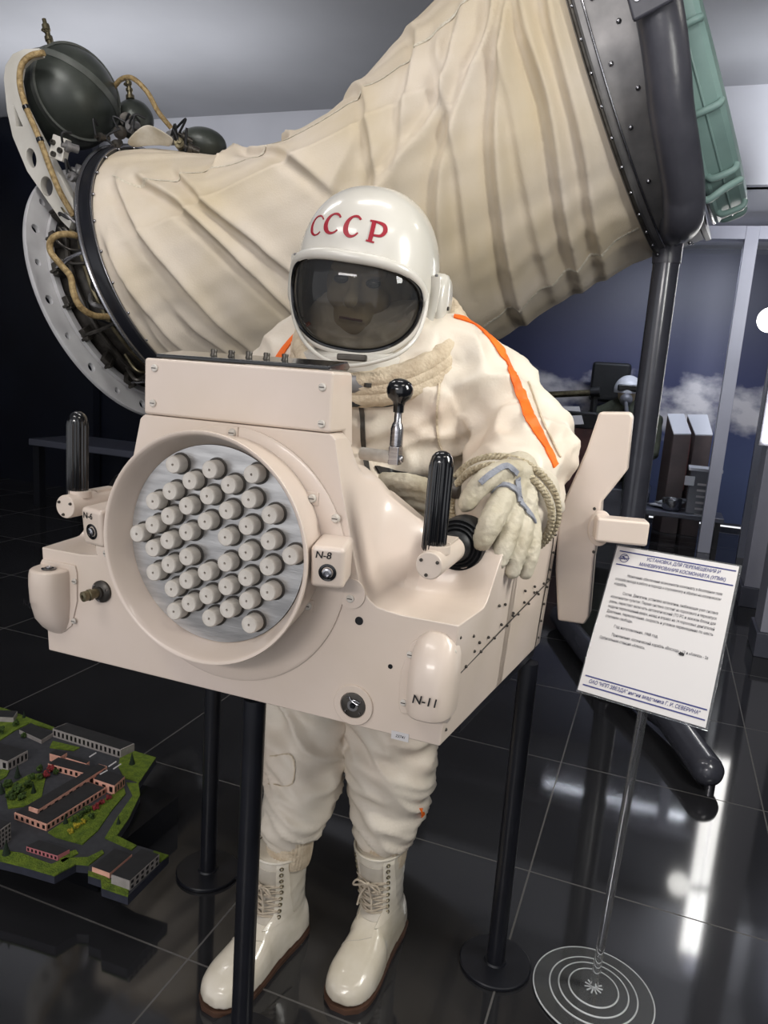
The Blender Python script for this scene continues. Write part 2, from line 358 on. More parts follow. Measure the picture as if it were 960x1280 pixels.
# sky picture inside the showcase
def sky_mat():
    m = bpy.data.materials.new('printed_sky'); m.use_nodes = True; nt = m.node_tree; b = nt.nodes['Principled BSDF']; L = nt.links
    tc = nt.nodes.new('ShaderNodeTexCoord'); mp = nt.nodes.new('ShaderNodeMapping'); mp.inputs['Scale'].default_value = (1, 1, 1.5); L.new(tc.outputs['Object'], mp.inputs[0])
    n = nt.nodes.new('ShaderNodeTexNoise'); n.inputs['Scale'].default_value = 3.4; n.inputs['Detail'].default_value = 7; L.new(mp.outputs[0], n.inputs[0])
    sp = nt.nodes.new('ShaderNodeSeparateXYZ'); L.new(tc.outputs['Object'], sp.inputs[0])
    band = nt.nodes.new('ShaderNodeMapRange'); band.inputs['From Min'].default_value = 1.8; band.inputs['From Max'].default_value = 1.15; L.new(sp.outputs['Z'], band.inputs['Value'])
    mu = nt.nodes.new('ShaderNodeMath'); mu.operation = 'MULTIPLY'; L.new(n.outputs['Fac'], mu.inputs[0]); b2 = nt.nodes.new('ShaderNodeMapRange'); b2.inputs['From Min'].default_value = .45; b2.inputs['From Max'].default_value = 1.0; L.new(sp.outputs['Z'], b2.inputs['Value']); m2 = nt.nodes.new('ShaderNodeMath'); m2.operation = 'MULTIPLY'; L.new(band.outputs[0], m2.inputs[0]); L.new(b2.outputs[0], m2.inputs[1]); L.new(m2.outputs[0], mu.inputs[1])
    r = nt.nodes.new('ShaderNodeValToRGB'); r.color_ramp.elements[0].position = .36; r.color_ramp.elements[1].position = .56
    r.color_ramp.elements[0].color = (0, 0, 0, 1); L.new(mu.outputs[0], r.inputs[0])
    g = nt.nodes.new('ShaderNodeMapRange'); g.inputs['From Min'].default_value = .5; g.inputs['From Max'].default_value = 2.0; L.new(sp.outputs['Z'], g.inputs['Value'])
    gr = nt.nodes.new('ShaderNodeValToRGB'); gr.color_ramp.elements[0].color = (*lin(88, 100, 138), 1); gr.color_ramp.elements[1].color = (*lin(70, 71, 86), 1)
    e = gr.color_ramp.elements.new(.4); e.color = (*lin(58, 64, 104), 1); L.new(g.outputs[0], gr.inputs[0])
    mx = nt.nodes.new('ShaderNodeMix'); mx.data_type = 'RGBA'; L.new(r.outputs[0], mx.inputs[0]); L.new(gr.outputs[0], mx.inputs[6]); mx.inputs[7].default_value = (*lin(214, 210, 212), 1)
    L.new(mx.outputs[2], b.inputs['Base Color']); b.inputs['Roughness'].default_value = .5
    return m
M['sky'] = sky_mat()
tag(MB().box((-.55, 7.55, 1.25), (2.9, .03, 2.4)).build('sky_backdrop', M['sky'], flat=True), 'printed blue sky and cloud backdrop inside the far showcase', 'backdrop')
# showcase pane
M['pane'] = mat('showcase_pane', (.97, .98, 1), .02, 0, trans=1, ior=1.02)
struct(MB().box(((-1.8+xa)/2, FY, zl/2), (xa+1.8, .012, zl-.02)).build('window_1', M['pane'], flat=True))

# ------------------------------------------------------------------ manoeuvring unit
X0 = -.592; YF = .95
um = thing('maneuvering_unit', 'big cream painted cosmonaut maneuvering unit with round nozzle dish, carried on black posts', 'spacecraft equipment', (X0, 1.2, .70))
fr_u = [0, .158, .165, .172, .18, .19, .20, .208, .216, .224, .234, .246, .262, .285, .31, .335, .352, .366]
def zfront(u): return float(np.interp(u, [0, .158, .165, .18, .205, .216, .228, .245, .275, .5], [1.124, 1.124, 1.118, 1.05, .955, .918, .898, .887, .882, .882]))
def zrear(u): return float(np.interp(u, [0, .16, .2, .23, .28, .34, .42, .6], [1.02, 1.01, .985, .965, .960, .955, .95, .95]))
def zmid(u): return float(np.interp(u, [0, .158, .18, .2, .25, .3, .34, .42, .6], [1.075, 1.07, 1.055, 1.03, .995, .975, .96, .95, .95]))
def ztop(u, y):
    if u < .2: ya, yb_ = .99, 1.05
    else:
        k = sstep(u, .2, .27); k2 = sstep(u, .30, .40)
        ya = 1.02+.05*k-.035*k2; yb_ = 1.08+.065*k-.025*k2
    s = sstep(y, ya, yb_)
    zz = zfront(u)*(1-s)+zmid(u)*s
    s2 = sstep(y, 1.06, 1.22)*(1 if u < .3 else 0)
    return zz*(1-s2)+min(zz, zrear(u))*s2
def edge(y): return .366+.12*(y-.95)
sh = MB()
def height_block(us, ys, sides, x_scale):
    """closed solid: top is the height field, sides drop to the base"""
    nx, ny = len(us), len(ys); V = []; 
    for y in ys:
        for u in us:
            V.append((X0+x_scale(u, y), y, ztop(abs(u), y)))
    nb = len(V)
    for y in ys:
        for u in us:
            xx = x_scale(u, y); q = max(-edge(y)+.012, min(edge(y)-.012, xx)); V.append((X0+q, y, .70 if abs(xx-q) < 1e-6 else .70))
    Fc = []
    for j in range(ny-1):
        for i in range(nx-1):
            a = j*nx+i; Fc.append((a, a+1, a+nx+1, a+nx)); b = nb+a; Fc.append((b, b+nx, b+nx+1, b+1))
    for i in range(nx-1):
        Fc.append((i, nb+i, nb+i+1, i+1)); a = (ny-1)*nx+i; Fc.append((a, a+1, nb+a+1, nb+a))
    for j in range(ny-1):
        a = j*nx; Fc.append((a, a+nx, nb+a+nx, nb+a)); a = j*nx+nx-1; Fc.append((a, nb+a, nb+a+nx, a+nx))
    sh.add(V, Fc)
us = [-u for u in fr_u[:0:-1]]+fr_u
us = sorted(set(us+[s*q for s in (-1, 1) for q in (.2945, .3185, .327, .342)]))
ys = [.95, .97, .99, 1.005, 1.02, 1.03, 1.04, 1.05, 1.06, 1.07, 1.08, 1.09, 1.10, 1.11, 1.12, 1.135, 1.15, 1.175, 1.2, 1.22]
def xs(u, y): return u if abs(u) <= .335 else math.copysign(.335+(abs(u)-.335)*(edge(y)-.335)/(.366-.335), u)
height_block(us, ys, True, xs)
for sgn in (-1, 1):
    uu = np.linspace(.25, .366, 7) if sgn > 0 else np.linspace(-.366, -.25, 7)
    height_block(list(uu), [1.19, 1.26, 1.34, 1.40, 1.455], True, xs)
shell = sh.build('body_shell', M['cream'], um, bevel=.0055, seg=3, sharp=32)
# dark frame under the shell
fb = MB(); fb.box((X0, 1.09, .6895), (.60, .18, .02)); fb.box((X0-.29, 1.24, .6895), (.09, .38, .02)); fb.box((X0+.36, 1.24, .6895), (.05, .40, .02), rz=-.12)
fb.build('base_frame', M['black'], um, bevel=.004)
# upper control housing
ub = MB()
ub.prism([(.948, 1.1248), (.948, 1.21), (1.016, 1.21), (1.034, 1.10), (1.0, 1.10), (1.0, 1.1248)], (X0-.158, 0, 0), (0, 1, 0), (0, 0, 1), (.316, 0, 0))
uh = ub.build('upper_housing', M['cream'], um, bevel=.005, seg=3)
cp = MB(); cp.prism([(.955, 1.211), (.955, 1.217), (1.02, 1.225), (1.03, 1.217), (1.02, 1.211)], (X0-.142, 0, 0), (0, 1, 0), (0, 0, 1), (.29, 0, 0))
cpo = cp.build('control_panel', M['blackpl'], um, bevel=.002)
for px in (267, 289, 311, 333, 356):
    q = P(px, 450, Y=.985)
    k = MB(); k.lathe([(.0001, .010), (.0045, .010), (.0052, .008), (.0045, .005), (.005, .002), (.006, 0)], (q[0], .985, 1.2195), (0, .1, 1), 14)
    k.build('toggle_knob', M['dark'], cpo)
def screw(q, r=.006, axis=(0, -1, 0), par=um, m='cream2', h=.003):
    s = MB(); s.lathe([(r, 0), (r, h*.6), (r*.75, h), (0, h)], q, axis, 16)
    a = frame(axis); s.cm = 1; s.box(np.asarray(q)+nv(axis)*h, (r*1.3, .0012, .0012)); s.build('screw', [M[m], M['dark']], par)
for px, py in ((192, 460), (190, 504), (402, 484), (401, 530)):
    q = P(px, py, Y=.945); screw((q[0], .948, q[2]), .0058)
# dish ---------------------------------------------------------------------
DC = np.array([X0, 0, .946])
fl = MB(); fl.lathe([(.15, .0), (.197, .0), (.197, .0035), (.193, .0055), (.15, .0055)], (X0, YF+.0005, .924), (0, -1, 0), 72)
dfl = fl.build('dish_flange', M['cream'], um, sharp=30)
for px, py in ((291, 541), (391, 623), (385, 757), (420, 648)):
    q = P(px, py, Y=YF-.006); screw((q[0], YF-.005, q[2]), .0065, par=dfl, h=.006)
for px, py in ((291, 541), (391, 623), (385, 757)):
    q = P(px, py, Y=YF-.005); MB().box((q[0], YF-.0055, q[2]), (.019, .003, .019)).build('clamp_tab', M['cream'], dfl, bevel=.001)
XD = X0-.004
di = MB()
di.lathe([(.161, .952), (.163, .93), (.167, .893), (.170, .884), (.171, .8815), (.170, .879), (.167, .879), (.1645, .8815), (.162, .889), (.149, .918), (.1475, .925), (.1475, .952)], (XD, 0, .946), (0, 1, 0), 96, closed=True)
dish = di.build('nozzle_dish', M['cream'], um, sharp=50)
PY = .917
MB().lathe([(0, 0), (.148, 0), (.148, .006), (0, .006)], (XD, PY, .946), (0, 1, 0), 80).build('face_plate', M['plate'], dish, sharp=30)
NZ = [(447,368),(552,383),(672,396),(495,415),(606,427),(438,445),(545,458),(664,468),(390,473),(485,487),(600,500),(723,513),(433,516),(539,531),(657,545),(388,541),(485,562),(344,566),(597,576),(720,588),(431,586),(388,608),(656,619),(782,630),(485,633),(596,650),(434,655),(717,661),(391,677),(539,677),(655,692),(485,700),(598,718),(443,724),(718,733),(543,744),(658,758),(492,766),(602,783),(450,788),(551,808),(665,826)]
nzm = None
NYF = PY-.021
for zx, zy in NZ:
    q = P(20+zx/2.2857, 420+zy/2.2857, Y=NYF)
    v = np.array([q[0]-XD, q[2]-.946]); rr = np.linalg.norm(v)
    if rr > .136: v *= .136/rr
    c = (XD+v[0], PY-.0005, .946+v[1])
    if nzm is None:
        b = MB(); b.lathe([(.0133, 0), (.0133, .0172), (.0126, .0195), (.0115, .0205), (.002, .0205), (.0018, .016), (0, .016)], (0, 0, 0), (0, -1, 0), 24)
        b.cm = 1; b.lathe([(.0165, 0), (.0165, .0012), (.0134, .0012)], (0, 0, 0), (0, -1, 0), 24, closed=False)
        o0 = b.build('thruster_nozzle', [M['cream2'], M['dark']], None, sharp=35); nzm = o0.data; o = o0
    else:
        o = o0.copy(); COL.objects.link(o)
    o.parent = dish; o.location = Vector(c)-wloc(dish)
# side thruster pods --------------------------------------------------------
def label3d(txt, o, ex, ey, size, par, shear=.15, m='ink', name='marking'):
    mb = MB(); text_on(mb, txt, size, o, ex, ey, bold=size*.015, shear=shear); mb.build(name, M[m], par, flat=True)
M['marker'] = mat('marker_ink', lin(24, 22, 24), .5)
for sgn, num in ((1, 'N-8'), (-1, 'N-6')):
    x = X0+(.183 if sgn > 0 else -.205)
    mb = MB(); R = np.array(Matrix.Rotation(sgn*.20, 3, 'Z') @ Matrix.Rotation(.10, 3, 'X'))
    c = np.array([x, .925, .950]); mb.box(c, (.048, .062, .060), R=R)
    pod = mb.build('thruster_pod', M['cream'], um, bevel=.007, seg=3)
    f = c+R @ np.array([.001, -.0312, -.006]); ax = R @ np.array([0, -1., 0])
    n2 = MB(); n2.lathe([(.0125, -.001), (.0125, .0008), (.0095, .0012), (.0075, -.0005)], f, ax, 24); n2.cm = 1
    n2.lathe([(.0068, 0), (.0068, .004), (.004, .005), (.0035, .001), (0, .001)], f, ax, 20); n2.build('nozzle', [M['blackpl'], M['steel']], pod)
    label3d(num, c+R @ np.array([-.017, -.0318, .014]), R @ np.array([1, 0, 0.]), R @ np.array([0, 0, 1.]), .014, pod, m='marker')
    mb = MB(); mb.lathe([(.022, 0), (.022, .004), (0, .004)], (x+sgn*.022, YF+.001, .900), (0, -1, 0), 28); tb = mb.build('mounting_tab', M['cream'], um)
    screw((x+sgn*.022, YF-.003, .893), .006, par=tb)
# blister thrusters on the outer corners -------------------------------------
def blister(sgn, txt):
    x = X0+sgn*.337; mb = MB(); rings = []
    prof = [(0, .012, .008), (.012, .026, .02), (.03, .032, .034), (.06, .034, .044), (.09, .034, .047), (.108, .0335, .047), (.118, .032, .045)]
    for d, hw, dp in prof:
        z = .868-d if sgn > 0 else .735+d
        ring = []
        for a in np.linspace(0, PI, 17): ring.append(np.array([x+hw*math.copysign(abs(math.cos(a))**.75, math.cos(a)), YF+.004-dp*math.sin(a)**.75, z]))
        ring += [np.array([x-hw, YF+.02, z]), np.array([x+hw, YF+.02, z])]
        rings.append(ring)
    mb.loft(rings); pod = mb.build('blister_pod', M['cream'], um, bevel=.004, seg=3, sharp=50)
    fp = MB(); pl = [(-.044, -.05), (-.04, -.062), (.03, -.062), (.034, -.055), (.036, .03), (.03, .052), (.012, .062), (-.015, .06), (-.032, .045), (-.044, 0)]
    if sgn < 0: pl = [(-a, -b) for a, b in pl][::1]; pl = [(a-.0, b) for a, b in pl]
    fp.prism(pl, (x-.004*sgn, YF+.001, .80), (1, 0, 0), (0, 0, 1), (0, -.004, 0)); flp = fp.build('mounting_flange', M['cream'], um, bevel=.0015)
    pts = [(-.036, -.045), (-.032, .028), (.004, .055), (.029, .045)] if sgn > 0 else [(.038, -.035), (.04, .035)]
    for a, b in pts: screw((x-.004*sgn+a, YF-.003, .80+b), .005, par=flp)
    if sgn < 0:
        n2 = MB(); f = (x+.004, YF-.018, .8535); n2.lathe([(.012, 0), (.012, .001), (.008, .0015), (.006, -.002)], f, (0, 0, 1), 22); n2.cm = 1
        n2.lathe([(.005, .0), (.005, .004), (.0025, .004), (0, .001)], f, (0, 0, 1), 14); n2.build('nozzle', [M['blackpl'], M['steel']], pod)
        label3d(txt, (x-.03, YF-.0405, .792), (.93, -.36, 0), (0, 0, 1), .014, pod, m='marker')
    else: label3d(txt, (x-.016, YF-.0455, .778), (1, 0, 0), (0, 0, 1), .0175, pod, m='marker')
blister(1, 'N-11'); blister(-1, 'N-12')
# filler connector
q = P(128, 739, Y=YF); cc = MB(); cc.lathe([(.0185, 0), (.0185, .004), (.016, .006), (.0095, .008), (.0095, .012), (0, .012)], (q[0], YF, q[2]), (0, -1, 0), 28)
con = cc.build('filler_connector', M['dark'], um)
cc = MB(); cc.lathe([(.008, .008), (.008, .02), (.0095, .021), (.0095, .026), (.0075, .027), (.0085, .029), (.0085, .036), (.0035, .037), (.003, .03), (0, .03)], (q[0], YF, q[2]), (-.25, -1, -.06), 24); cc.build('connector_nipple', M['brass'], con)
for a in range(3): screw((q[0]+.0145*math.cos(a*2.1+.4), YF-.005, q[2]+.0145*math.sin(a*2.1+.4)), .0022, par=con, m='steel')
# round service port
q = P(442, 881, Y=YF); pc = MB(); pc.lathe([(.0, 0), (.031, 0), (.031, .002), (.030, .003), (.0205, .003), (.0195, .0008), (0, .0008)], (q[0], YF, q[2]), (0, -1, 0), 48)
port = pc.build('service_port', M['cream'], um)
pc = MB(); pc.lathe([(.0192, .001), (.0192, .0025), (.018, .003), (0, .003)], (q[0], YF, q[2]), (0, -1, 0), 36); pp = pc.build('port_socket', M['dark'], port)
k = MB(); k.box((q[0], YF-.0042, q[2]), (.006, .003, .006)); k.build('square_drive', M['blackpl'], pp)
k = MB(); k.lathe([(.0085, .003), (.0085, .0042), (.0045, .0042), (.0045, .003)], (q[0], YF, q[2]), (0, -1, 0), 24); k.build('drive_ring', M['ring'], pp)
for a in (.6, 2.2, 3.9, 5.6): screw((q[0]+.0145*math.cos(a), YF-.003, q[2]+.0145*math.sin(a)), .0018, par=pp, m='steel')
k = MB(); k.tube(crom([(q[0]-.006, YF-.004, q[2]+.013), (q[0]-.002, YF-.006, q[2]+.009), (q[0]+.003, YF-.006, q[2]+.010), (q[0]+.010, YF-.005, q[2]+.007), (q[0]+.009, YF-.005, q[2]+.0035), (q[0]+.001, YF-.005, q[2]+.006), (q[0]-.004, YF-.004, q[2]+.010)], 5), .0007, 6, closed=False); k.build('tether_wire', M['steel'], pp)
# small holes
for px, py, r in ((449, 776, .005), (488, 833, .0028)):
    q = P(px, py, Y=YF); k = MB(); k.lathe([(r*1.25, 0), (r*1.25, .0008), (r, .0008), (r*.9, .0003), (0, .0003)], (q[0], YF, q[2]), (0, -1, 0), 18); k.build('plug_hole', M['blackpl'], um)
# inventory sticker
q = P(500, 921, Y=YF); st = MB(); st.box((q[0], YF-.0004, q[2]+.001), (.0265, .0008, .0125)); sto = st.build('inventory_sticker', M['paper'], um, flat=True)
label3d('23741', (q[0]-.007, YF-.0011, q[2]-.0012), (1, 0, 0), (0, 0, 1), .006, sto, shear=.3)
# rivets and seam on the right side
def side_x(y, z): t = (z-.70)/.2; return X0+edge(y)-.012*(1-min(1, max(0, t)))
rv = MB()
for y in np.linspace(.975, 1.43, 16): rv.sphere((side_x(y, .83)+.0004, y, .80+.06*(y-.95)+(.012 if int(y*100) % 2 else 0)), .0026, 8, 5)
for y in (1.02, 1.05, 1.13, 1.16, 1.21, 1.27, 1.33, 1.35): rv.sphere((side_x(y, .86)+.0004, y, .845+.02*math.sin(y*40)), .0026, 8, 5)
for z in np.linspace(.72, .93, 7): rv.sphere((side_x(1.43, z)+.0004, 1.43, z), .0026, 8, 5)
for z in np.linspace(.72, .86, 4): rv.sphere((side_x(.965, z)+.0004, .965, z), .0026, 8, 5)
rv.build('rivets', M['dark'], um)['kind'] = 'stuff'
sm = MB(); ex = nv((.12, 1, 0)); sm.tube([(side_x(y, .8+.085*(y-.95))+.0002, y, .795+.085*(y-.95)) for y in np.linspace(.955, 1.45, 12)], .0011, 6); sm.tube([(side_x(1.418, z)+.0002, 1.418, z) for z in np.linspace(.70, .948, 8)], .0011, 6)
sm.build('panel_seam', M['dark'], um)
# hand controllers
def controller(sgn):
    x = X0+sgn*.316; z = .958
    bt = MB(); bt.lathe([(.0, 1.15), (.041, 1.15), (.042, 1.104), (.040, 1.099), (.037, 1.102), (.034, 1.096), (.031, 1.099), (.028, 1.092), (.025, 1.095), (.023, 1.087), (.021, 1.085), (.0198, 1.07), (0, 1.07)], (x, 0, z), (0, 1, 0), 40)
    boot = bt.build('rubber_boot', M['rubber'], um, sharp=60)
    ar = MB(); ar.lathe([(0, .951), (.0185, .951), (.0196, .953), (.0196, 1.10), (0, 1.10)], (x, 0, z), (0, 1, 0), 32)
    ar.lathe([(.019, .018), (.0185, .03), (0, .03)], (x, .985, z-.006), (0, 0, 1), 24); ar.box((x+.0, 1.04, z+.017), (.02, .05, .008))
    arm = ar.build('controller_arm', M['cream'], um, bevel=.001)
    for a in (.5, 2.6, 4.5): screw((x+.0135*math.cos(a), .951, z+.0135*math.sin(a)), .0024, par=arm, m='dark')
    g = MB(); rings = []
    for h, k in ((0, .9), (.004, 1), (.118, 1.0), (.126, .97), (.133, .85), (.138, .62), (.141, .3), (.1415, .02)):
        ring = []
        for i in range(72):
            a = 2*PI*i/72; rib = 1+(.055*(1 if (i % 4) < 2 else -1) if h < .12 else 0)
            ring.append(np.array([x-.005+.0165*k*rib*math.cos(a)+h*.01, .985+.0165*k*rib*math.sin(a), z+.0145+h]))
        rings.append(ring)
    g.loft(rings); g.build('hand_grip', M['blackpl'], um, sharp=25)
controller(1); controller(-1)
# joystick behind the housing
jx, jy = P(494, 570, Y=1.13)[0], 1.13
jb = MB(); jb.tube([(X0+.13, jy+.01, 1.079), (jx-.006, jy, 1.079)], .0105, 18); jbar = jb.build('lever_bar', M['cream2'], um)
jb = MB(); jb.box((jx, jy, 1.083), (.018, .02, .03)); jb.lathe([(.006, -.014), (.006, .014), (0, .014)], (jx, jy, 1.078), (1, 0, 0), 18); jb.build('lever_clevis', M['steel'], um, bevel=.002)
jb = MB(); jb.lathe([(.0095, 1.086), (.0095, 1.098), (.0105, 1.099), (.0105, 1.126), (.0085, 1.133), (.0062, 1.137), (.0062, 1.158), (0, 1.158)], (jx, jy, 0), (.0, 0, 1), 26); jl = jb.build('control_lever', M['steel'], um)
jb = MB(); jb.lathe([(.0085, 1.152), (.009, 1.163), (.011, 1.169), (.0185, 1.175), (.0215, 1.183), (.0215, 1.19), (.018, 1.199), (.010, 1.2045), (0, 1.206)], (jx, jy, 0), (0, 0, 1), 32); jb.build('lever_knob', M['blackpl'], jl)
# armrest on the right end
AY = 1.452
poly = [(749, 515), (787, 515.5), (791, 521), (784, 588), (770, 606), (752, 628), (750, 660), (742, 700), (736, 772), (730, 781), (697, 776), (694, 713), (697, 660), (703, 630), (715, 603), (733, 562)]
pl2 = [(P(a, b, Y=AY)[0], P(a, b, Y=AY)[2]) for a, b in poly]
ab = MB(); ab.prism(pl2, (0, AY, 0), (1, 0, 0), (0, 0, 1), (0, .055, 0)); ao = ab.build('armrest_plate', M['cream'], um, bevel=.009, seg=3, sharp=30)
c = P(750, 660, Y=AY); mb = MB(); mb.lathe([(.03, 0), (.03, .004), (.027, .006), (0, .006)], (0, 0, 0), (0, -1, 0), 32)
mb.v = [(a*.75+c[0], b+AY, z*1.15+c[2]) for a, b, z in mb.v]; mb.build('pivot_plate', M['cream'], ao)
mb = MB(); R = np.array(Matrix.Rotation(.22, 3, 'Z')); e = P(800, 662, Y=AY-.01); mb.box(((c[0]+e[0])/2+.002, AY-.022, (c[2]+e[2])/2+.001), (abs(e[0]-c[0])+.022, .044, .045), R=R); mb.build('armrest_bar', M['cream'], ao, bevel=.005, seg=3)
for a, b in ((743, 636), (742, 690), (744, 655)):
    q = P(a, b, Y=AY-.006); screw((q[0], AY-.005, q[2]), .003, par=ao, m='dark', h=.002)

# ------------------------------------------------------------------ posts under the unit
def post(x, y, top, label):
    t = thing('support_post', label, 'post', (x, y, 0), 'posts under the maneuvering unit')
    mb = MB(); mb.lathe([(.0188, .006), (.0188, top), (0, top)], (x, y, 0), (0, 0, 1), 28); mb.build('pole', M['black'], t)
    mb = MB(); mb.lathe([(0, 0), (.073, 0), (.075, .002), (.075, .007), (.073, .009), (.024, .009), (.022, .013), (0, .013)], (x, y, 0), (0, 0, 1), 56); mb.build('base_plate', M['black'], t)
post(-.565, 1.0, .6785, 'black round front post in front of the left boot, under the cream unit')
post(-.888, 1.378, .6785, 'black round rear post with disc base beside the model town')
post(-.187, 1.397, .6785, 'black round rear post with disc base beside the clear sign stand')
# ------------------------------------------------------------------ inflatable airlock hanging behind
def plate_curve(name, outline, holes, th, o, ex, ey, m, parent, bevel=.002):
    """flat plate with real holes; outline/holes are 2-D loops, extruded by th"""
    c = bpy.data.curves.new('c', 'CURVE'); c.dimensions = '2D'; c.fill_mode = 'BOTH'; c.extrude = th/2; c.bevel_depth = bevel; c.bevel_resolution = 1
    for lp in [outline]+holes:
        s = c.splines.new('POLY'); s.points.add(len(lp)-1); s.use_cyclic_u = True
        for p, q in zip(s.points, lp): p.co = (q[0], q[1], 0, 1)
    me = evaluated_mesh(bpy.data.objects.new('c', c)); bpy.data.curves.remove(c)
    ex, ey = nv(ex), nv(ey); ez = np.cross(ex, ey); o = np.asarray(o)
    for v in me.vertices: v.co = Vector(o+ex*v.co[0]+ey*v.co[1]+ez*v.co[2])
    me.update(); me.name = name; me.materials.clear(); me.materials.append(m); obj = bpy.data.objects.new(name, me)
    return finish(obj, parent, sharp=35)
def circ2(cx, cy, r, n=20, rx=None): return [(cx+(rx or r)*math.cos(2*PI*i/n), cy+r*math.sin(2*PI*i/n)) for i in range(n)]
A3 = np.array([-2.2, 3.04, 1.59]); B3 = np.array([-.343, 3.05, 2.31]); N1 = nv(B3-A3); N2 = nv((.922, -.109, .371))
LEN = np.linalg.norm(B3-A3)
al = thing('inflatable_airlock', 'long slanting airlock with pale draped cloth sleeve and green hatch, hung behind the astronaut', 'airlock', (-1.2, 3.04, 1.5))
def frm(t):
    n = nv(N1*(1-t)+N2*t); V = np.array([0, -1., 0]); V = nv(V-n*(V @ n)); U = np.cross(V, n); U = U if U[2] > 0 else -U
    return n, U, V
RT_T = [0, .07, .21, .32, .42, .52, .60, .68, .80, .90, 1.0]; RT_V = [.565, .515, .375, .295, .265, .285, .345, .42, .51, .585, .635]
RB_T = [0, .1, .3, .5, .67, .81, .95, 1.0]; RB_V = [.565, .60, .68, .745, .75, .69, .635, .635]
FOLDS = [([(.10, 55), (.13, 64), (.24, 90), (.33, 119), (.40, 150)], .026), ([(.06, 55), (.08, 69), (.14, 98), (.19, 122), (.24, 158)], .024), ([(.04, 86), (.05, 101), (.07, 124), (.10, 155)], .02),
         ([(.02, 75), (.04, 97), (.045, 118), (.05, 150)], .014), ([(.18, 55), (.22, 71), (.29, 92), (.37, 112), (.46, 140)], .024), ([(.90, 60), (.88, 79), (.80, 98), (.72, 118), (.64, 150)], .024),
         ([(.95, 60), (.91, 79), (.86, 100), (.82, 120), (.76, 157), (.72, 190)], .028), ([(.96, 60), (.93, 84), (.93, 109), (.89, 142), (.84, 190)], .026), ([(.985, 60), (.97, 88), (.96, 119), (.93, 146), (.89, 190)], .022),
         ([(.84, 65), (.81, 80), (.76, 97), (.67, 106), (.55, 118)], .022), ([(.30, 40), (.36, 62), (.46, 84), (.56, 110)], .02), ([(.52, 35), (.60, 60), (.64, 90), (.60, 125), (.55, 160)], .018),
         ([(.70, 40), (.74, 62), (.72, 86), (.66, 110)], .018), ([(.26, 20), (.29, 45), (.27, 70)], .03), ([(.36, 20), (.40, 40), (.44, 62)], .028), ([(.45, 130), (.52, 110), (.62, 92)], .014), ([(.12, 120), (.17, 145), (.20, 170)], .016), ([(.885, 75), (.875, 105), (.84, 140), (.80, 180)], .014), ([(.78, 70), (.77, 110), (.70, 150)], .016)]
FP = []
for pl, a in FOLDS:
    c = np.array(crom([np.array(q, float) for q in pl], 6)); c[:, 0] *= LEN; c[:, 1] *= .55*PI/180; FP.append((c, a))
def sleeve_grid(t, ph):
    """radius of the cloth for arrays of position along the tube and angle round it"""
    t, ph = np.broadcast_arrays(np.asarray(t, float), np.asarray(ph, float)); sh_ = t.shape; t = t.ravel(); ph = ph.ravel()
    rt_, rb_ = np.interp(t, RT_T, RT_V), np.interp(t, RB_T, RB_V); rs = .565+.07*t; c = np.cos(ph)
    r = rs+(rt_-rs)*np.maximum(0, c)**.62+(rb_-rs)*np.maximum(0, -c)**1.5
    q = np.stack([t*LEN, (np.degrees(ph) % 360)*.55*PI/180], 1); e = np.zeros(len(t))
    st = lambda x, b: (lambda k: k*k*(3-2*k))(np.clip(x/b, 0, 1)); env = st(t, .05)*st(1-t, .03)
    for pl, a in FP:
        best = np.full(len(t), 1e9); sg_ = np.ones(len(t)); pos = np.zeros(len(t)); m = len(pl)-1
        for i in range(m):
            d = pl[i+1]-pl[i]; k = np.clip(((q-pl[i]) @ d)/(d @ d), 0, 1); dv = q-(pl[i]+k[:, None]*d); dd = np.sqrt((dv*dv).sum(1)); w_ = dd < best
            best = np.where(w_, dd, best); sg_ = np.where(w_, np.sign(d[0]*dv[:, 1]-d[1]*dv[:, 0]), sg_); pos = np.where(w_, i+k, pos)
        end = np.minimum(1, .15+np.minimum(pos, m-pos)/(m*.25)); x = best*sg_
        wd = np.where(x > 0, .013, .034)
        e += a*1.25*end*np.exp(-np.abs(x/wd)**1.5)-a*.75*end*np.exp(-((x-.035)/.022)**2)-a*.28*end*np.exp(-((x-.10)/.06)**2)
    f = np.array([.016*noise.noise(Vector((a*5, math.cos(b)*2.2, math.sin(b)*2.2)))+.008*noise.noise(Vector((a*3+(math.cos(b)+math.sin(b))*2, math.cos(b)*8, math.sin(b)*8))) for a, b in zip(t, ph)])
    return (r+env*(e+f)).reshape(sh_)
def sleeve_r(t, ph): return float(sleeve_grid(t, ph))
nt_, np_ = 220, 340
TT, PH = np.meshgrid(np.linspace(0, 1, nt_+1), np.linspace(0, 2*PI, np_, endpoint=False), indexing='ij'); GR = sleeve_grid(TT, PH)
mb = MB(); rings = []
for i in range(nt_+1):
    t = i/nt_; n, U, V = frm(t); c = A3+(B3-A3)*t
    rings.append(list(c+GR[i][:, None]*(np.cos(PH[i])[:, None]*U+np.sin(PH[i])[:, None]*V)))
mb.loft(rings, caps=False)
slv = mb.build('cloth_sleeve', M['fabric'], al, sharp=180)
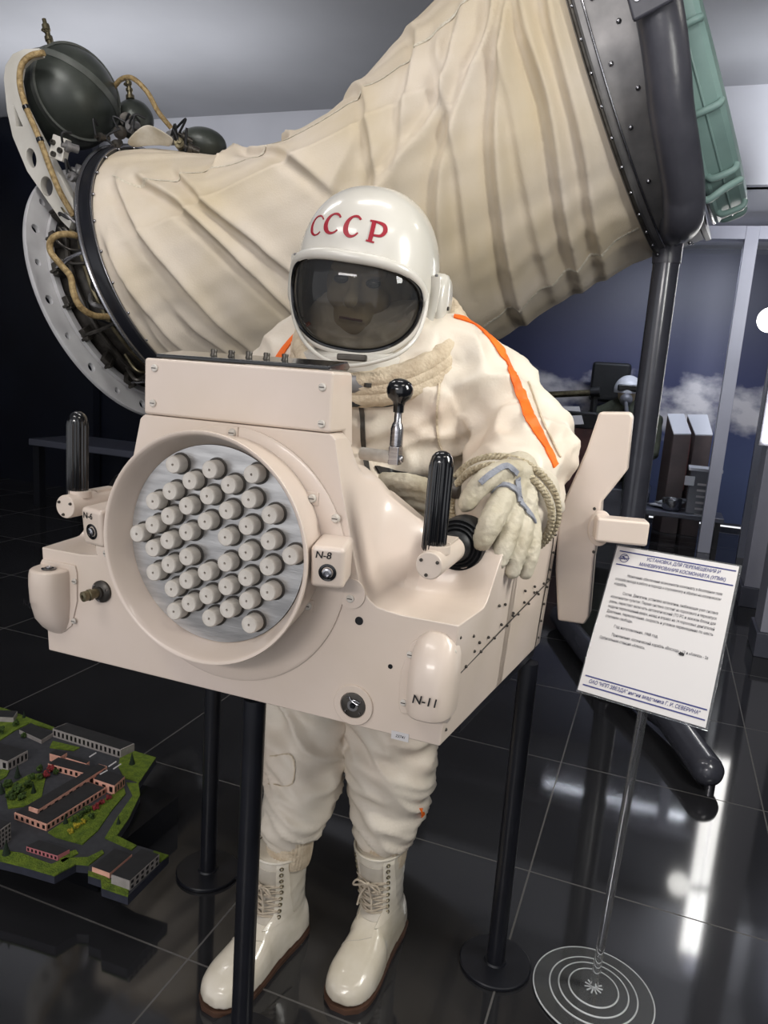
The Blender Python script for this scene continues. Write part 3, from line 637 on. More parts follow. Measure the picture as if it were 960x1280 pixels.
# stitched seams along the sleeve
def on_sleeve(t, deg, lift=.001):
    ph = math.radians(deg); n, U, V = frm(t); return A3+(B3-A3)*t+(sleeve_r(t, ph)+lift)*(math.cos(ph)*U+math.sin(ph)*V)
for line in ([(.05, 55), (.09, 62), (.16, 66), (.25, 68), (.39, 72), (.54, 74), (.67, 74), (.77, 70), (.9, 66)], [(.60, 168), (.70, 165), (.80, 163), (.90, 160), (.99, 156)]):
    c = crom([np.array(q, float) for q in line], 10)
    rows = []
    for i, (a, b) in enumerate(c):
        wv = .6 if i % 2 else .75
        rows.append([on_sleeve(a, b+wv, .0018), on_sleeve(a, b+.2, .003), on_sleeve(a, b-.2, .003), on_sleeve(a, b-wv, .0018), on_sleeve(a, b, -.003)])
    s = MB(); s.loft(rows); s.build('stitched_seam', M['seam'], slv)
# left hoop
n, U, V = frm(0)
mb = MB(); mb.lathe([(.555, .022), (.572, .03), (.585, .022), (.588, .008), (.588, -.03), (.575, -.035), (.50, -.035), (.50, -.02), (.555, -.015)], A3, N1, 120, closed=True); hoop = mb.build('sleeve_hoop', M['black'], al, sharp=40)
mb = MB(); mb.torus(A3+N1*.024, N1, .572, .006, 120, 8); mb.build('hoop_bead', M['steel'], hoop)
mb = MB(); mb.torus(A3-N1*.03, N1, .592, .010, 120, 8); mb.build('hoop_rim', M['steel'], hoop)
for k in range(28):
    a = 2*PI*k/28; mb = MB(); mb.sphere(A3+N1*.03+.563*(math.cos(a)*U+math.sin(a)*V), .0065, 8, 5); mb.build('rivet', M['steel'], hoop)
# instrument drum and flange to the left of the hoop
F3 = A3-N1*.31
mb = MB(); mb.lathe([(.0, -.02), (.46, -.02), (.46, .27), (.40, .28), (0, .28)], F3, N1, 96); drum = mb.build('instrument_drum', M['dark'], al, sharp=30)
hl = [circ2(.555*math.cos(2*PI*(k+.5)/22), .555*math.sin(2*PI*(k+.5)/22), .021 if k % 2 else .016, 20) for k in range(22)]
plate_curve('white_flange', circ2(0, 0, .60, 128), [circ2(0, 0, .475, 128)[::-1]]+[h[::-1] for h in hl], .016, F3, V, U, M['whitegrey'], al)['label'] = 'white flange ring with holes'
mb = MB(); mb.lathe([(.475, .008), (.505, .012), (.505, .03), (.475, .03)], F3, N1, 96, closed=True); mb.build('flange_lip', M['whitegrey'], al, sharp=30)
random.seed(7)
for k in range(22):
    a = 2*PI*(k+.2)/22; d = math.cos(a)*U+math.sin(a)*V; tt = -math.sin(a)*U+math.cos(a)*V; R = np.array([tt, d, N1]).T
    mb = MB(); mb.box(F3+N1*.05+d*.49, (.055, .05, .028), R=R); mb.box(F3+N1*.05+d*.50+tt*.012, (.012, .055, .034), R=R); mb.build('bracket_block', M['dark'], drum, bevel=.003)
    if k % 2: 
        mb = MB(); mb.tube([F3+N1*.03+d*.50, F3+N1*.15+d*.535, F3+N1*.29+d*.53], .008, 8); mb.build('tie_rod', M['steel' if k % 4 == 1 else 'dark'], drum)
for s_, r_ in ((.10, .475), (.17, .47), (.23, .478)):
    mb = MB(); mb.torus(F3+N1*s_, N1, r_, .012, 96, 8); mb.build('pipe_ring', M['dark' if s_ != .17 else 'brass'], drum)
for k in range(18):
    a = random.uniform(.2, 3.0); d = lambda a: math.cos(a)*U+math.sin(a)*V
    s0 = random.uniform(.06, .2); mb = MB(); a2 = a+random.uniform(.08, .25)
    mb.tube(crom([F3+N1*s0+d(a)*.47, F3+N1*(s0+.04)+d((a+a2)/2)*.535, F3+N1*(s0+.08)+d(a2)*.50, F3+N1*.27+d(a2+.05)*.47], 6), random.choice([.005, .007, .01]), 8); mb.build('cable', M[random.choice(['dark', 'rubber', 'brass', 'ring'])], drum)
# white lightening-hole arm that carries the big tank
AYY = 2.60
def p3(px, py, Y=AYY): return P(px, py, Y=Y)
arm_o = [(62, 62), (40, 63), (22, 70), (12, 88), (11, 108), (18, 160), (24, 172), (50, 215), (90, 284), (97, 268), (97, 262), (45, 160), (33, 140), (23, 110), (24, 92), (32, 80), (48, 72), (64, 70)]
E1, E2 = np.array([1., 0, 0]), np.array([0, 0, 1.])
arm_o = [(9, 100), (11, 84), (20, 70), (34, 64), (52, 63), (52, 70), (38, 74), (28, 84), (25, 100), (30, 128), (46, 160), (62, 190), (94, 250), (96, 268), (90, 286), (80, 276), (38, 215), (20, 172), (13, 140)]
T2 = lambda q: (p3(*q)[0], p3(*q)[2])
hol = [[T2((43+6.5*math.cos(a)+4*math.sin(a)*.5, 199+13*math.sin(a))) for a in np.linspace(0, 2*PI, 20, endpoint=False)], [T2((62+8*math.cos(a)+3*math.sin(a)*.5, 234+13*math.sin(a))) for a in np.linspace(0, 2*PI, 20, endpoint=False)], [T2(q) for q in ((20, 130), (33, 160), (24, 160))]]
def ccw(l): 
    a = sum(l[i][0]*l[(i+1) % len(l)][1]-l[(i+1) % len(l)][0]*l[i][1] for i in range(len(l))); return l if a > 0 else l[::-1]
tarm = plate_curve('tank_arm', ccw([T2(q) for q in arm_o]), [ccw(h)[::-1] for h in hol], .03, (0, AYY, 0), E1, E2, M['white'], al)
# hoses
def hose(pts, r, m, par, name='hose', n=8):
    mb = MB(); mb.tube(crom(pts, n), r, 12); return mb.build(name, M[m], par)
hz = [p3(*q, Y=yy) for q, yy in (((55, 66), 2.56), ((38, 70), 2.55), ((27, 82), 2.54), ((25, 105), 2.54), ((33, 135), 2.53), ((50, 175), 2.53), ((62, 208), 2.54), ((75, 240), 2.55), ((92, 270), 2.58))]
h1 = hose(hz, .012, 'hose', al)
for k in (4, 5): 
    mb = MB(); d = nv(hz[k+1]-hz[k]); mb.tube([hz[k]-d*.008, hz[k]+d*.008], .0145, 12); mb.build('clamp', M['blackpl'], h1)
hose([P(a, b, Y=yy) for a, b, yy in ((103, 297, 2.5), (88, 293, 2.42), (72, 294, 2.38), (63, 302, 2.38), (64, 316, 2.38), (77, 332, 2.38), (88, 346, 2.36), (92, 366, 2.34), (100, 383, 2.34), (116, 394, 2.4), (136, 396, 2.5))], .0125, 'hose', al)
hose([P(a, b, Y=yy) for a, b, yy in ((143, 108, 3.0), (152, 99, 2.98), (166, 98, 2.95), (184, 115, 2.95), (198, 140, 2.95), (214, 160, 3.0))], .011, 'hose', al)
# gas tanks
def tank(px, py, Y, r, sq=(1, 1, 1), strap=True):
    c = P(px, py, Y=Y); mb = MB(); mb.sphere(c, r, 48, 28, sq); t = mb.build('gas_tank', M['tank'], al)
    if strap:
        for ax, k in ((nv((.15, .45, .9)), .2), (nv((.9, -.35, .1)), .38)):
            mb = MB(); rr = math.sqrt(1-k*k)*r+.003; u, v, d = frame(ax); mb.lathe([(rr-.008, -.015), (rr+.002, -.015), (rr+.002, .015), (rr-.008, .015)], c+d*r*k, ax, 64, closed=True); mb.build('tank_band', M['tankstrap'], t)
    return t, c
t1, c1 = tank(86, 123, 2.88, .212)
def valve(base, tip, par, r=.013):
    base, tip = np.asarray(base), np.asarray(tip); d = tip-base; L = np.linalg.norm(d)
    mb = MB(); mb.lathe([(r*1.7, 0), (r*1.6, L*.18), (r, L*.22), (r, L*.36), (r*1.35, L*.38), (r*1.35, L*.5), (r*.9, L*.52), (r*.9, L*.66), (r*1.3, L*.68), (r*1.25, L*.84), (r*.7, L*.86), (r*.7, L), (0, L)], base, d, 14)
    u, v, dd = frame(d); mb.tube([base+d*.6, base+d*.62+u*.03], .007, 8); mb.build('valve', M['brass'], par, sharp=30)
valve(P(66, 68, Y=2.88), P(55, 24, Y=2.88), t1)
t2, c2 = tank(168, 150, 3.15, .09, strap=False); valve(P(163, 124, Y=3.12), P(160, 98, Y=3.12), t2, .012)
t3, c3 = tank(252, 182, 3.05, .10, (1.15, 1, .75), False)
# fittings, block, loose cloth at the hoop top
mb = MB(); b = P(75, 186, Y=2.56); R = np.array(Matrix.Rotation(.3, 3, 'Y')); mb.box(b, (.075, .03, .09), R=R); blk = mb.build('valve_block', M['white'], al, bevel=.004)
for dx, dz in ((-.018, .02), (.018, -.012), (-.016, -.025)):
    mb = MB(); mb.lathe([(.011, 0), (.011, .012), (.005, .012), (0, .004)], b+np.array([dx, -.014, dz]), (0, -1, 0), 16); mb.build('fitting', M['dark'], blk)
random.seed(3)
for (px, py, Y) in ((88, 184, 2.54), (92, 222, 2.56), (100, 216, 2.6), (150, 165, 2.9), (158, 150, 2.95), (166, 158, 2.9), (172, 168, 2.9), (216, 172, 2.9), (224, 180, 2.88), (232, 172, 2.9), (240, 186, 2.86), (146, 180, 2.8), (128, 172, 2.75)):
    c = P(px, py, Y=Y); ax = nv((random.uniform(-1, 1), -1, random.uniform(-.6, .6))); r = random.uniform(.012, .024)
    mb = MB(); mb.lathe([(r, -.03), (r, .0), (r*1.35, .002), (r*1.35, .018), (r*.6, .02), (r*.6, .035), (0, .035)], c, ax, 14); mb.build('fitting', M[random.choice(['brass', 'dark', 'ring'])], al, sharp=30)
    p = [c+ax*.03, c+np.array([random.uniform(-.05, .05), -.04, random.uniform(0, .07)]), c+np.array([random.uniform(-.07, .07), -.01, random.uniform(-.05, .06)])]
    mb = MB(); mb.tube(crom(p, 8), .005, 8); mb.build('cable', M['rubber'], al)
mb = MB(); g = [[(157, 176), (170, 162), (182, 154), (192, 156), (219, 172)], [(160, 182), (176, 172), (188, 166), (200, 168), (218, 177)], [(170, 184), (184, 182), (196, 182), (206, 182), (213, 184)]]
rows = [[P(a, b, Y=2.80+.03*j-.012*((i+j) % 2)) for i, (a, b) in enumerate(r)] for j, r in enumerate(g)]
fs = [(j*5+i, j*5+i+1, j*5+5+i+1, j*5+5+i) for j in range(2) for i in range(4)]; mb.add([q for r in rows for q in r], fs); lf = mb.build('loose_cloth', M['fabricflap'], al); 
sd = lf.modifiers.new('s', 'SOLIDIFY'); sd.thickness = .006; sd = lf.modifiers.new('u', 'SUBSURF'); sd.levels = sd.render_levels = 2
# right ring
mb = MB(); mb.lathe([(.60, -.01), (.652, -.01), (.658, -.004), (.658, .006), (.645, .012), (.645, .155), (.655, .16), (.655, .175), (.60, .175)], B3, N2, 128, closed=True); rr = mb.build('metal_ring', M['ring'], al, sharp=30)
n, U, V = frm(1)
mb = MB(); mb.torus(B3+N2*.0, N2, .66, .007, 128, 8); mb.build('ring_bead', M['dark'], rr)
mb = MB(); mb.torus(B3+N2*.032, N2, .648, .004, 128, 8); mb.build('ring_trim', M['steel'], rr)
for k in range(44):
    a = 2*PI*k/44; d = math.cos(a)*U+math.sin(a)*V
    mb = MB(); mb.sphere(B3+N2*.003+.665*d, .006, 8, 5); mb.build('rivet', M['steel'], rr); mb = MB(); mb.sphere(B3+N2*(.06 if k % 2 else .11)+.646*d, .008, 8, 5); mb.build('clip_bolt', M['steel'], rr)
# green hatch
mb = MB(); mb.lathe([(0, .20), (.575, .20), (.605, .205), (.608, .215), (.600, .225), (.598, .30), (.588, .315), (.55, .325), (0, .325)], B3, N2, 128); ht = mb.build('hatch', M['teal'], al, sharp=30); ht['label'] = 'green hatch with raised ribs'
mb = MB(); mb.torus(B3+N2*.2, N2, .603, .006, 128, 8); mb.build('hatch_seal', M['steel'], ht)
for dg_ in (40, 62, 84, 106, 128, 150, 172, 200):
    a = math.radians(dg_); d = math.cos(a)*U+math.sin(a)*V; mb = MB()
    mb.tube(crom([B3+N2*.222+d*.598, B3+N2*.235+d*.615, B3+N2*.295+d*.615, B3+N2*.31+d*.596], 6), .011, 10); mb.build('hatch_rib', M['teal'], ht)
mb = MB(); mb.torus(B3+N2*.262, N2, .600, .004, 128, 6); mb.build('hatch_seam', M['teal'], ht)
mb = MB(); mb.tube(crom([P(872, 245, Y=2.72), P(884, 250, Y=2.72), P(905, 236, Y=2.72), P(926, 224, Y=2.75)], 8), .012, 10); mb.build('hatch_handle', M['teal'], ht)
# ------------------------------------------------------------------ airlock stand
ts = thing('tubular_stand', 'tall dark grey tubular stand cradling the right end of the airlock', 'stand', (-.065, 3.02, 0))
tx = P(826, 380, Y=3.02)[0]
mb = MB(); mb.tube([(tx, 3.02, .02), (tx, 3.02, P(846, 296, Y=3.02)[2])], .047, 32); mb.build('upright', M['tube'], ts)
n_, U_, V_ = frm(1)
def rp(deg, r, s): a = math.radians(deg); return B3+N2*s+r*(math.cos(a)*U_+math.sin(a)*V_)
bow = [rp(a, .708, s) for a, s in ((72, .232), (86, .225), (102, .215), (112, .20), (121, .18), (132, .165), (142, .15), (152, .12))]+[np.array([tx, 3.0, P(846, 300, Y=3.0)[2]+.03]), np.array([tx, 3.02, P(846, 330, Y=3.02)[2]])]
mb = MB(); pb = crom(bow, 8); mb.tube(pb, list(np.linspace(.062, .062, len(pb)-16))+list(np.linspace(.062, .050, 16)), 28); cr = mb.build('cradle_arm', M['pad'], ts)
q = rp(99, .782, .205); ex_, ey_ = nv(N2), nv(rp(100, 1, 0)-rp(84, 1, 0)); mb = MB(); mb.box(q, (.11, .10, .02), R=np.array([ex_, ey_, np.cross(ex_, ey_)]).T); pl = mb.build('end_plate', M['pad'], cr, bevel=.008)
for s in (-.03, .03):
    c = q+ex_*s+nv(rp(99, 1, .1)-rp(99, .5, .1))*.01; mb = MB(); mb.lathe([(.009, 0), (.009, .004), (0, .005)], c, rp(99, 1, .1)-rp(99, .5, .1), 12); mb.build('bolt', M['steel'], pl)
mb = MB(); mb.round_tube([(tx+.03, 3.0, .062), P(838, 900, Z=.075), P(884, 962, Z=.062)], .05, 28); ft = mb.build('foot', M['tube'], ts)
mb = MB(); mb.round_tube([(tx-.03, 3.06, .062), (tx-.3, 3.72, .062)], .05, 28); mb.build('foot', M['tube'], ts)
mb = MB(); q = P(892, 980, Z=.02); mb.lathe([(.016, 0), (.016, .02), (.008, .022), (.008, .05), (0, .05)], (q[0]-.01, q[1], 0), (0, 0, 1), 14); mb.build('levelling_foot', M['steel'], ft)
mb = MB(); mb.lathe([(.062, .0), (.062, .05), (.047, .06), (.047, .09)], (tx, 3.02, .03), (0, 0, 1), 28); mb.build('socket', M['tube'], ts)
# ------------------------------------------------------------------ astronaut mannequin
am = thing('astronaut_mannequin', 'astronaut mannequin in a white spacesuit, helmet and laced boots leaning over the cream unit', 'mannequin', (-.56, 1.40, 0))
J = lambda *a, **k: np.array(P(*a, **k))
mb = MB()
def T3(pts, r, sx=1, sy=1):
    c = crom([np.array(p[:3], float) for p in pts], 6); rr = np.interp(np.linspace(0, 1, len(c)), np.linspace(0, 1, len(r)), r); mb.round_tube(c, rr, 22)
# torso
rings = []
for z, cx_, cy_, rx, ry in ((.62, -.56, 1.475, .12, .11), (.70, -.56, 1.475, .185, .135), (.80, -.56, 1.475, .195, .14), (.92, -.56, 1.47, .19, .14), (1.02, -.56, 1.465, .20, .15), (1.10, -.56, 1.46, .215, .155), (1.18, -.56, 1.455, .215, .145), (1.24, -.562, 1.445, .20, .125), (1.285, -.563, 1.44, .165, .115), (1.325, -.565, 1.435, .125, .10), (1.35, -.565, 1.43, .09, .085)):
    rings.append([np.array([cx_+rx*math.copysign(abs(math.cos(a))**.85, math.cos(a)), cy_+ry*math.copysign(abs(math.sin(a))**.85, math.sin(a)), z]) for a in np.linspace(0, 2*PI, 36, endpoint=False)])
mb.loft(rings)
ELB, CUF = np.array([-.270, 1.485, 1.105]), J(634, 622, Y=1.305)
T3([(-.50, 1.445, 1.235), (-.42, 1.45, 1.235), (-.345, 1.465, 1.185), ELB], [.09, .094, .096, .104])
T3([ELB, (-.250, 1.41, 1.07), CUF], [.104, .10, .088])
T3([(-.63, 1.445, 1.235), (-.71, 1.45, 1.235), (-.785, 1.465, 1.15), (-.815, 1.47, 1.05)], [.09, .094, .094, .088])
T3([(-.815, 1.47, 1.05), (-.74, 1.40, 1.02), (-.62, 1.31, 1.015), (-.52, 1.285, 1.01)], [.085, .075, .065, .055])
# legs
LK, RK = J(482, 1030, Y=1.37), J(366, 1028, Y=1.268)
T3([(-.48, 1.475, .72), (-.47, 1.44, .60), J(488, 930, Y=1.40), J(487, 985, Y=1.385), LK], [.115, .105, .094, .088, .064])
T3([(-.64, 1.475, .72), (-.65, 1.42, .60), J(383, 920, Y=1.36), J(377, 975, Y=1.325), RK], [.115, .105, .090, .084, .060])
def suit_fold(co):
    x, y, z = co; e = 0
    if z < .78:
        e = .009*noise.noise(Vector((x*9, y*9, z*28)))+.013*max(-.6, 1-abs(noise.noise(Vector((x*9+5, y*9, z*26+x*14))))*2.4)-.003
        e += .005*sstep(.5, .3, 0) if False else 0
    else:
        a = noise.noise(Vector((x*9+2, y*9, z*12))); b = 1-abs(noise.noise(Vector((x*14+z*9, y*12, z*13-x*6))))*2.2; c2 = 1-abs(noise.noise(Vector((x*9-z*16+7, y*10, z*9))))*2.4
        e = .011*a+.010*max(b, -.6)+.009*max(c2, -.6)-.007
        if x > -.42: # arm: creases around the limb
            d = (co-Vector((-.30, 1.47, 1.15))).dot(Vector((.75, -.1, -.6))); e += .006*noise.noise(Vector((d*30, x*6, y*6)))
    return e
sme = remeshed(mb, .0065, 5, suit_fold)
sb = bvh_of(sme)
suit = obj_from(sme, 'spacesuit', M['suit'], am)
L4 = lambda pxs, wd, nm, m, par=suit, b=None, n=8, lift=.002, th=.0015: strip_on(b or sb, pxs, wd, nm, M[m], par, n, lift, th)
s = L4([(567, 396), (585, 401), (607, 417), (628, 441), (647, 483), (664, 525), (683, 560), (694, 583)], [.010, .015, .016, .017, .019, .021, .022, .020], 'orange_stripe', 'orange', n=12)
s = L4([(388, 404), (378, 412), (366, 424), (356, 436), (346, 450)], [.008, .010, .012, .012, .012], 'orange_stripe', 'orange')
L4([(552, 440), (549, 480), (546, 520), (548, 550), (556, 572)], .004, 'seam', 'suitrib'); L4([(660, 478), (672, 512), (688, 548), (700, 572)], .003, 'seam', 'suitrib')
L4([(452, 478), (470, 483), (486, 492), (494, 500)], .005, 'zip', 'dark'); L4([(448, 480), (453, 520), (455, 560), (460, 590)], .009, 'zip', 'dark')
L4([(372, 453), (384, 455), (394, 458)], .012, 'red_tag', 'red', lift=.004)
L4([(470, 588), (500, 594), (530, 598)], .016, 'waist_strap', 'rubber', lift=.004)
# side pocket and orange mark on the trousers
L4([(338, 945), (365, 945), (365, 980), (336, 980)], .002, 'pocket_seam', 'suitrib', n=4); L4([(526, 1011), (528, 1020)], .012, 'orange_mark', 'orange', n=3)
# knit bands at the trouser ends
def band(c, ax, r, h, name='knit_cuff', m='suitrib', par=am):
    mb = MB(); u, v, d = frame(ax); rings = []
    for t in np.linspace(0, 1, 7):
        ring = []
        for i in range(120):
            a = 2*PI*i/120; q = r*(1+.012*(1 if i % 3 else -1.5))*(1-.06*abs(2*t-1)**3); ring.append(np.asarray(c)+d*h*(t-.5)+q*(math.cos(a)*u+math.sin(a)*v))
        rings.append(ring)
    mb.loft(rings); return mb.build(name, M[m], par, sharp=60)
band(LK+np.array([.0, -.003, -.055]), (.05, .1, 1), .051, .06); band(RK+np.array([-.002, -.004, -.052]), (.05, .1, 1), .048, .06)
# collar
mb = MB(); cen = np.array([-.554, 1.428, 1.268]); ax = nv((.03, -.78, 1)); u, v, d = frame(ax)
for k in range(3):
    pts = [cen+d*(.015*k)+(.168-.007*k)*(math.cos(a)*u+math.sin(a)*v) for a in np.linspace(0, 2*PI, 90, endpoint=False)]
    mb.tube(pts, [.020*(1+.05*math.sin(i*2.2)) for i in range(90)], 10, closed=True)
mb.build('knit_collar', M['suitrib'], am, sharp=60)
# left sleeve cuff: two braided cords round a cloth cone
WR = J(640, 596, Y=1.245); cax = nv(CUF-np.array([-.252, 1.42, 1.075])*1.0); cax = nv(cax*.75+np.array([-.10, -1, -.05])*.45)
cc = CUF+cax*.022
def ropering(c, ax, R, r, name):
    u, v, d = frame(ax); N = 200; pts = [c+R*(math.cos(a)*u+math.sin(a)*v*1.0) for a in np.linspace(0, 2*PI, N, endpoint=False)]
    mb = MB()
    for ph in (0, PI):
        q = [c+(R+r*.5*math.cos(40*a+ph))*(math.cos(a)*u+math.sin(a)*v)+d*r*.5*math.sin(40*a+ph) for a in np.linspace(0, 2*PI, N*2, endpoint=False)]
        mb.tube(q, r*.62, 6, closed=True)
    return mb.build(name, M['rope'], am, sharp=180)
ropering(cc+cax*.032, cax, .088, .0062, 'braided_cord'); ropering(cc+cax*.014, cax, .096, .0062, 'braided_cord')
mb = MB(); u, v, d = frame(cax); rings = []
for t, r in ((-.045, .090), (-.01, .094), (.028, .091), (.034, .080), (.037, .060), (.045, .046), (.06, .036)):
    k = sstep(t, .03, .06); c0 = cc+d*t+(WR-(cc+d*.06))*k
    rings.append([c0+r*(1+.03*math.sin(3*a+t*60)*(t > .02))*(math.cos(a)*u+math.sin(a)*v) for a in np.linspace(0, 2*PI, 64, endpoint=False)])
mb.loft(rings); cuff = mb.build('sleeve_cuff', M['cuffcloth'], am, sharp=80)
# left glove: palm and five separate fingers draped over the rim of the unit
def glove(name, chains, palm, label=None):
    mb = MB()
    for pts, rr in chains:
        c = crom([np.asarray(p, float) for p in pts], 5); r = 1.1*np.interp(np.linspace(0, 1, len(c)), np.linspace(0, 1, len(rr)), rr); mb.round_tube(c, r, 16)
    for pts, rr in palm: mb.round_tube([np.asarray(p) for p in pts], rr, 18)
    base = [np.asarray(c[0][k]) for c in chains for k in range(1, len(c[0]))]
    def crease(co):
        return .0012*(1-2.2*abs(noise.noise(Vector((co.x*60, co.y*60, co.z*80)))))
    me = remeshed(mb, .0026, 2, crease); b = bvh_of(me); return obj_from(me, name, M['glove'], am), b
ch = [([J(650, 592, Y=1.235), J(628, 590, Y=1.195), J(603, 604, Y=1.165), J(583, 630, Y=1.145)], [.020, .0175, .0165, .0125]),
      ([J(636, 604, Y=1.215), J(627, 626, Y=1.168), J(613, 654, Y=1.118), J(602, 676, Y=1.105)], [.018, .0175, .0175, .0145]),
      ([J(644, 618, Y=1.215), J(640, 652, Y=1.165), J(630, 682, Y=1.135), J(624, 700, Y=1.125)], [.016, .0150, .0150, .0125]),
      ([J(654, 626, Y=1.225), J(655, 662, Y=1.18), J(646, 692, Y=1.155), J(640, 714, Y=1.148)], [.015, .0140, .0138, .0115]),
      ([J(660, 632, Y=1.235), J(666, 666, Y=1.20), J(663, 694, Y=1.178), J(657, 715, Y=1.172)], [.014, .0128, .0122, .0105])]
pm = [([J(648, 588, Y=1.265), J(645, 602, Y=1.24), J(641, 618, Y=1.205)], [.033, .031, .022]), ([J(652, 600, Y=1.255), J(656, 630, Y=1.222)], [.028, .022])]
gl, gb = glove('left_glove', ch, pm); gl.name = 'glove'
S5 = lambda pxs, wd, nm, m: strip_on(gb, pxs, wd, nm, M[m], gl, 10, .0025, .0014)
S5([(600, 604), (612, 594), (632, 583), (646, 592)], .009, 'strap', 'strap'); S5([(613, 617), (622, 608), (634, 607), (644, 613), (648, 622)], .010, 'strap', 'strap')
S5([(646, 598), (647, 615), (650, 628)], .010, 'strap', 'strap'); S5([(650, 628), (660, 640), (668, 652)], .008, 'strap', 'strap')
mb = MB(); q = J(647, 624, Y=1.185); mb.torus(q, (0.2, -1, .2), .007, .0018, 20, 6); mb.build('buckle', M['steel'], gl)
for (a, b, Y) in ((668, 640, 1.2), (659, 648, 1.19), (634, 660, 1.13)):
    pass
# right glove resting behind the lever
ch2 = [([J(470, 604, Y=1.275), J(490, 602, Y=1.262), J(508, 600, Y=1.258)], [.018, .015, .012]),
       ([J(480, 610, Y=1.275), J(505, 604, Y=1.262), J(530, 608, Y=1.26), J(542, 616, Y=1.262)], [.018, .0155, .0145, .011]),
       ([J(480, 616, Y=1.28), J(507, 614, Y=1.268), J(532, 618, Y=1.265), J(545, 626, Y=1.268)], [.018, .015, .014, .011]),
       ([J(478, 624, Y=1.285), J(505, 624, Y=1.275), J(528, 629, Y=1.272), J(540, 636, Y=1.275)], [.017, .0145, .0135, .0105]),
       ([J(476, 632, Y=1.29), J(500, 634, Y=1.282), J(520, 639, Y=1.28), J(529, 644, Y=1.28)], [.016, .013, .012, .01])]
pm2 = [([np.array([-.52, 1.285, 1.01]), J(470, 614, Y=1.285)], [.045, .034])]
g2, g2b = glove('right_glove', ch2, pm2); g2.name = 'glove'
mb = MB(); q = J(572, 612, Y=1.25); mb.lathe([(.0, -.01), (.014, -.008), (.019, 0), (.019, .018), (.013, .026), (.011, .036), (0, .036)], q, (-.8, .3, .25), 22); mb.build('hose_fitting', M['dark'], suit)
mb = MB(); mb.tube(crom([J(566, 609, Y=1.27), J(552, 604, Y=1.29), J(530, 601, Y=1.30), J(505, 598, Y=1.31)], 6), .009, 12); mb.build('hose', M['rubber'], suit)
# ---- helmet
HC = J(460, 352, Y=1.385)
HR = np.array(Matrix.Rotation(.14, 3, 'Z') @ Matrix.Rotation(.10, 3, 'Y') @ Matrix.Rotation(.14, 3, 'X'))
def hpt(d, k=1., a=.134, b=.148, c=.170):
    d = np.asarray(d); n = 2.25; s = (abs(d[0]/a)**n+abs(d[1]/b)**n+abs(d[2]/c)**n)**(-1/n); return HC+HR @ (d*s*k)
def dir_(az, el): return np.array([math.sin(az)*math.cos(el), -math.cos(az)*math.cos(el), math.sin(el)])
EC = math.radians(-13.5)
def bdir(th, k=1.):
    """direction to the visor opening edge"""
    c, s = math.cos(th), math.sin(th); n = 2.5 if s > 0 else 2.15
    q = (abs(c)**n+abs(s)**n)**(-1/n); az = math.radians(61)*c*q*k; el = EC+math.radians(29 if s > 0 else 32)*s*q*k
    return dir_(az, el)
NT = 96
ths = np.linspace(0, 2*PI, NT, endpoint=False)
def slerp(a, b, t):
    o = math.acos(max(-1, min(1, a @ b))); return (math.sin((1-t)*o)*a+math.sin(t*o)*b)/math.sin(o)
back = nv((0, .8, .45))
rings = []
for t in np.concatenate([[0, .01], np.linspace(.03, .985, 30)]):
    ring = []
    for th in ths:
        d = nv(slerp(bdir(th, 1.02), back, t)); p = hpt(d); loc = HR.T @ (p-HC)
        ring.append(p)
    rings.append(ring)
inner = [[HC+(p-HC)*.965 for p in r] for r in rings[::-1]]
mb = MB(); mb.loft(rings+inner[:], caps=False); 
hs = mb.mesh('shell'); hb = bvh_of(hs)
helm = mb.build('helmet_shell', M['white'], am, sharp=60)
# raised brow and rim round the opening
rim = [hpt(bdir(th, 1.03), 1.03) for th in ths]
mb = MB(); mb.tube(rim, [.0075+.003*max(0, math.sin(th))**2 for th in ths], 12, closed=True); mb.build('visor_frame', M['white'], helm)
mb = MB(); mb.tube([hpt(bdir(th, .965), 1.035) for th in ths], .004, 8, closed=True); mb.build('visor_seal', M['blackpl'], helm)
rows = []
for k in np.linspace(1.0, .02, 22): rows.append([hpt(nv(bdir(th, k)), 1.0+.07*(1-k**3)) for th in ths])
M['visor'] = bpy.data.materials.new('tinted_visor'); M['visor'].use_nodes = True
nt = M['visor'].node_tree; b_ = nt.nodes['Principled BSDF']; b_.inputs['Base Color'].default_value = (.05, .052, .055, 1); b_.inputs['Roughness'].default_value = .03; b_.inputs['IOR'].default_value = 1.6
tr = nt.nodes.new('ShaderNodeBsdfTransparent'); tr.inputs[0].default_value = (.52, .51, .48, 1); mx = nt.nodes.new('ShaderNodeMixShader'); mx.inputs[0].default_value = .62
nt.links.new(b_.outputs[0], mx.inputs[1]); nt.links.new(tr.outputs[0], mx.inputs[2]); nt.links.new(mx.outputs[0], nt.nodes['Material Output'].inputs[0])
mb = MB(); mb.loft(rows, caps=False); o0 = len(mb.v); mb.add([hpt(dir_(0, EC), 1.07)], []); mb.f += [((len(rows)-1)*NT+j, (len(rows)-1)*NT+(j+1) % NT, o0) for j in range(NT)]; mb.m += [0]*NT
vis = mb.build('visor', M['visor'], helm, sharp=180); vis['label'] = 'dark tinted visor'
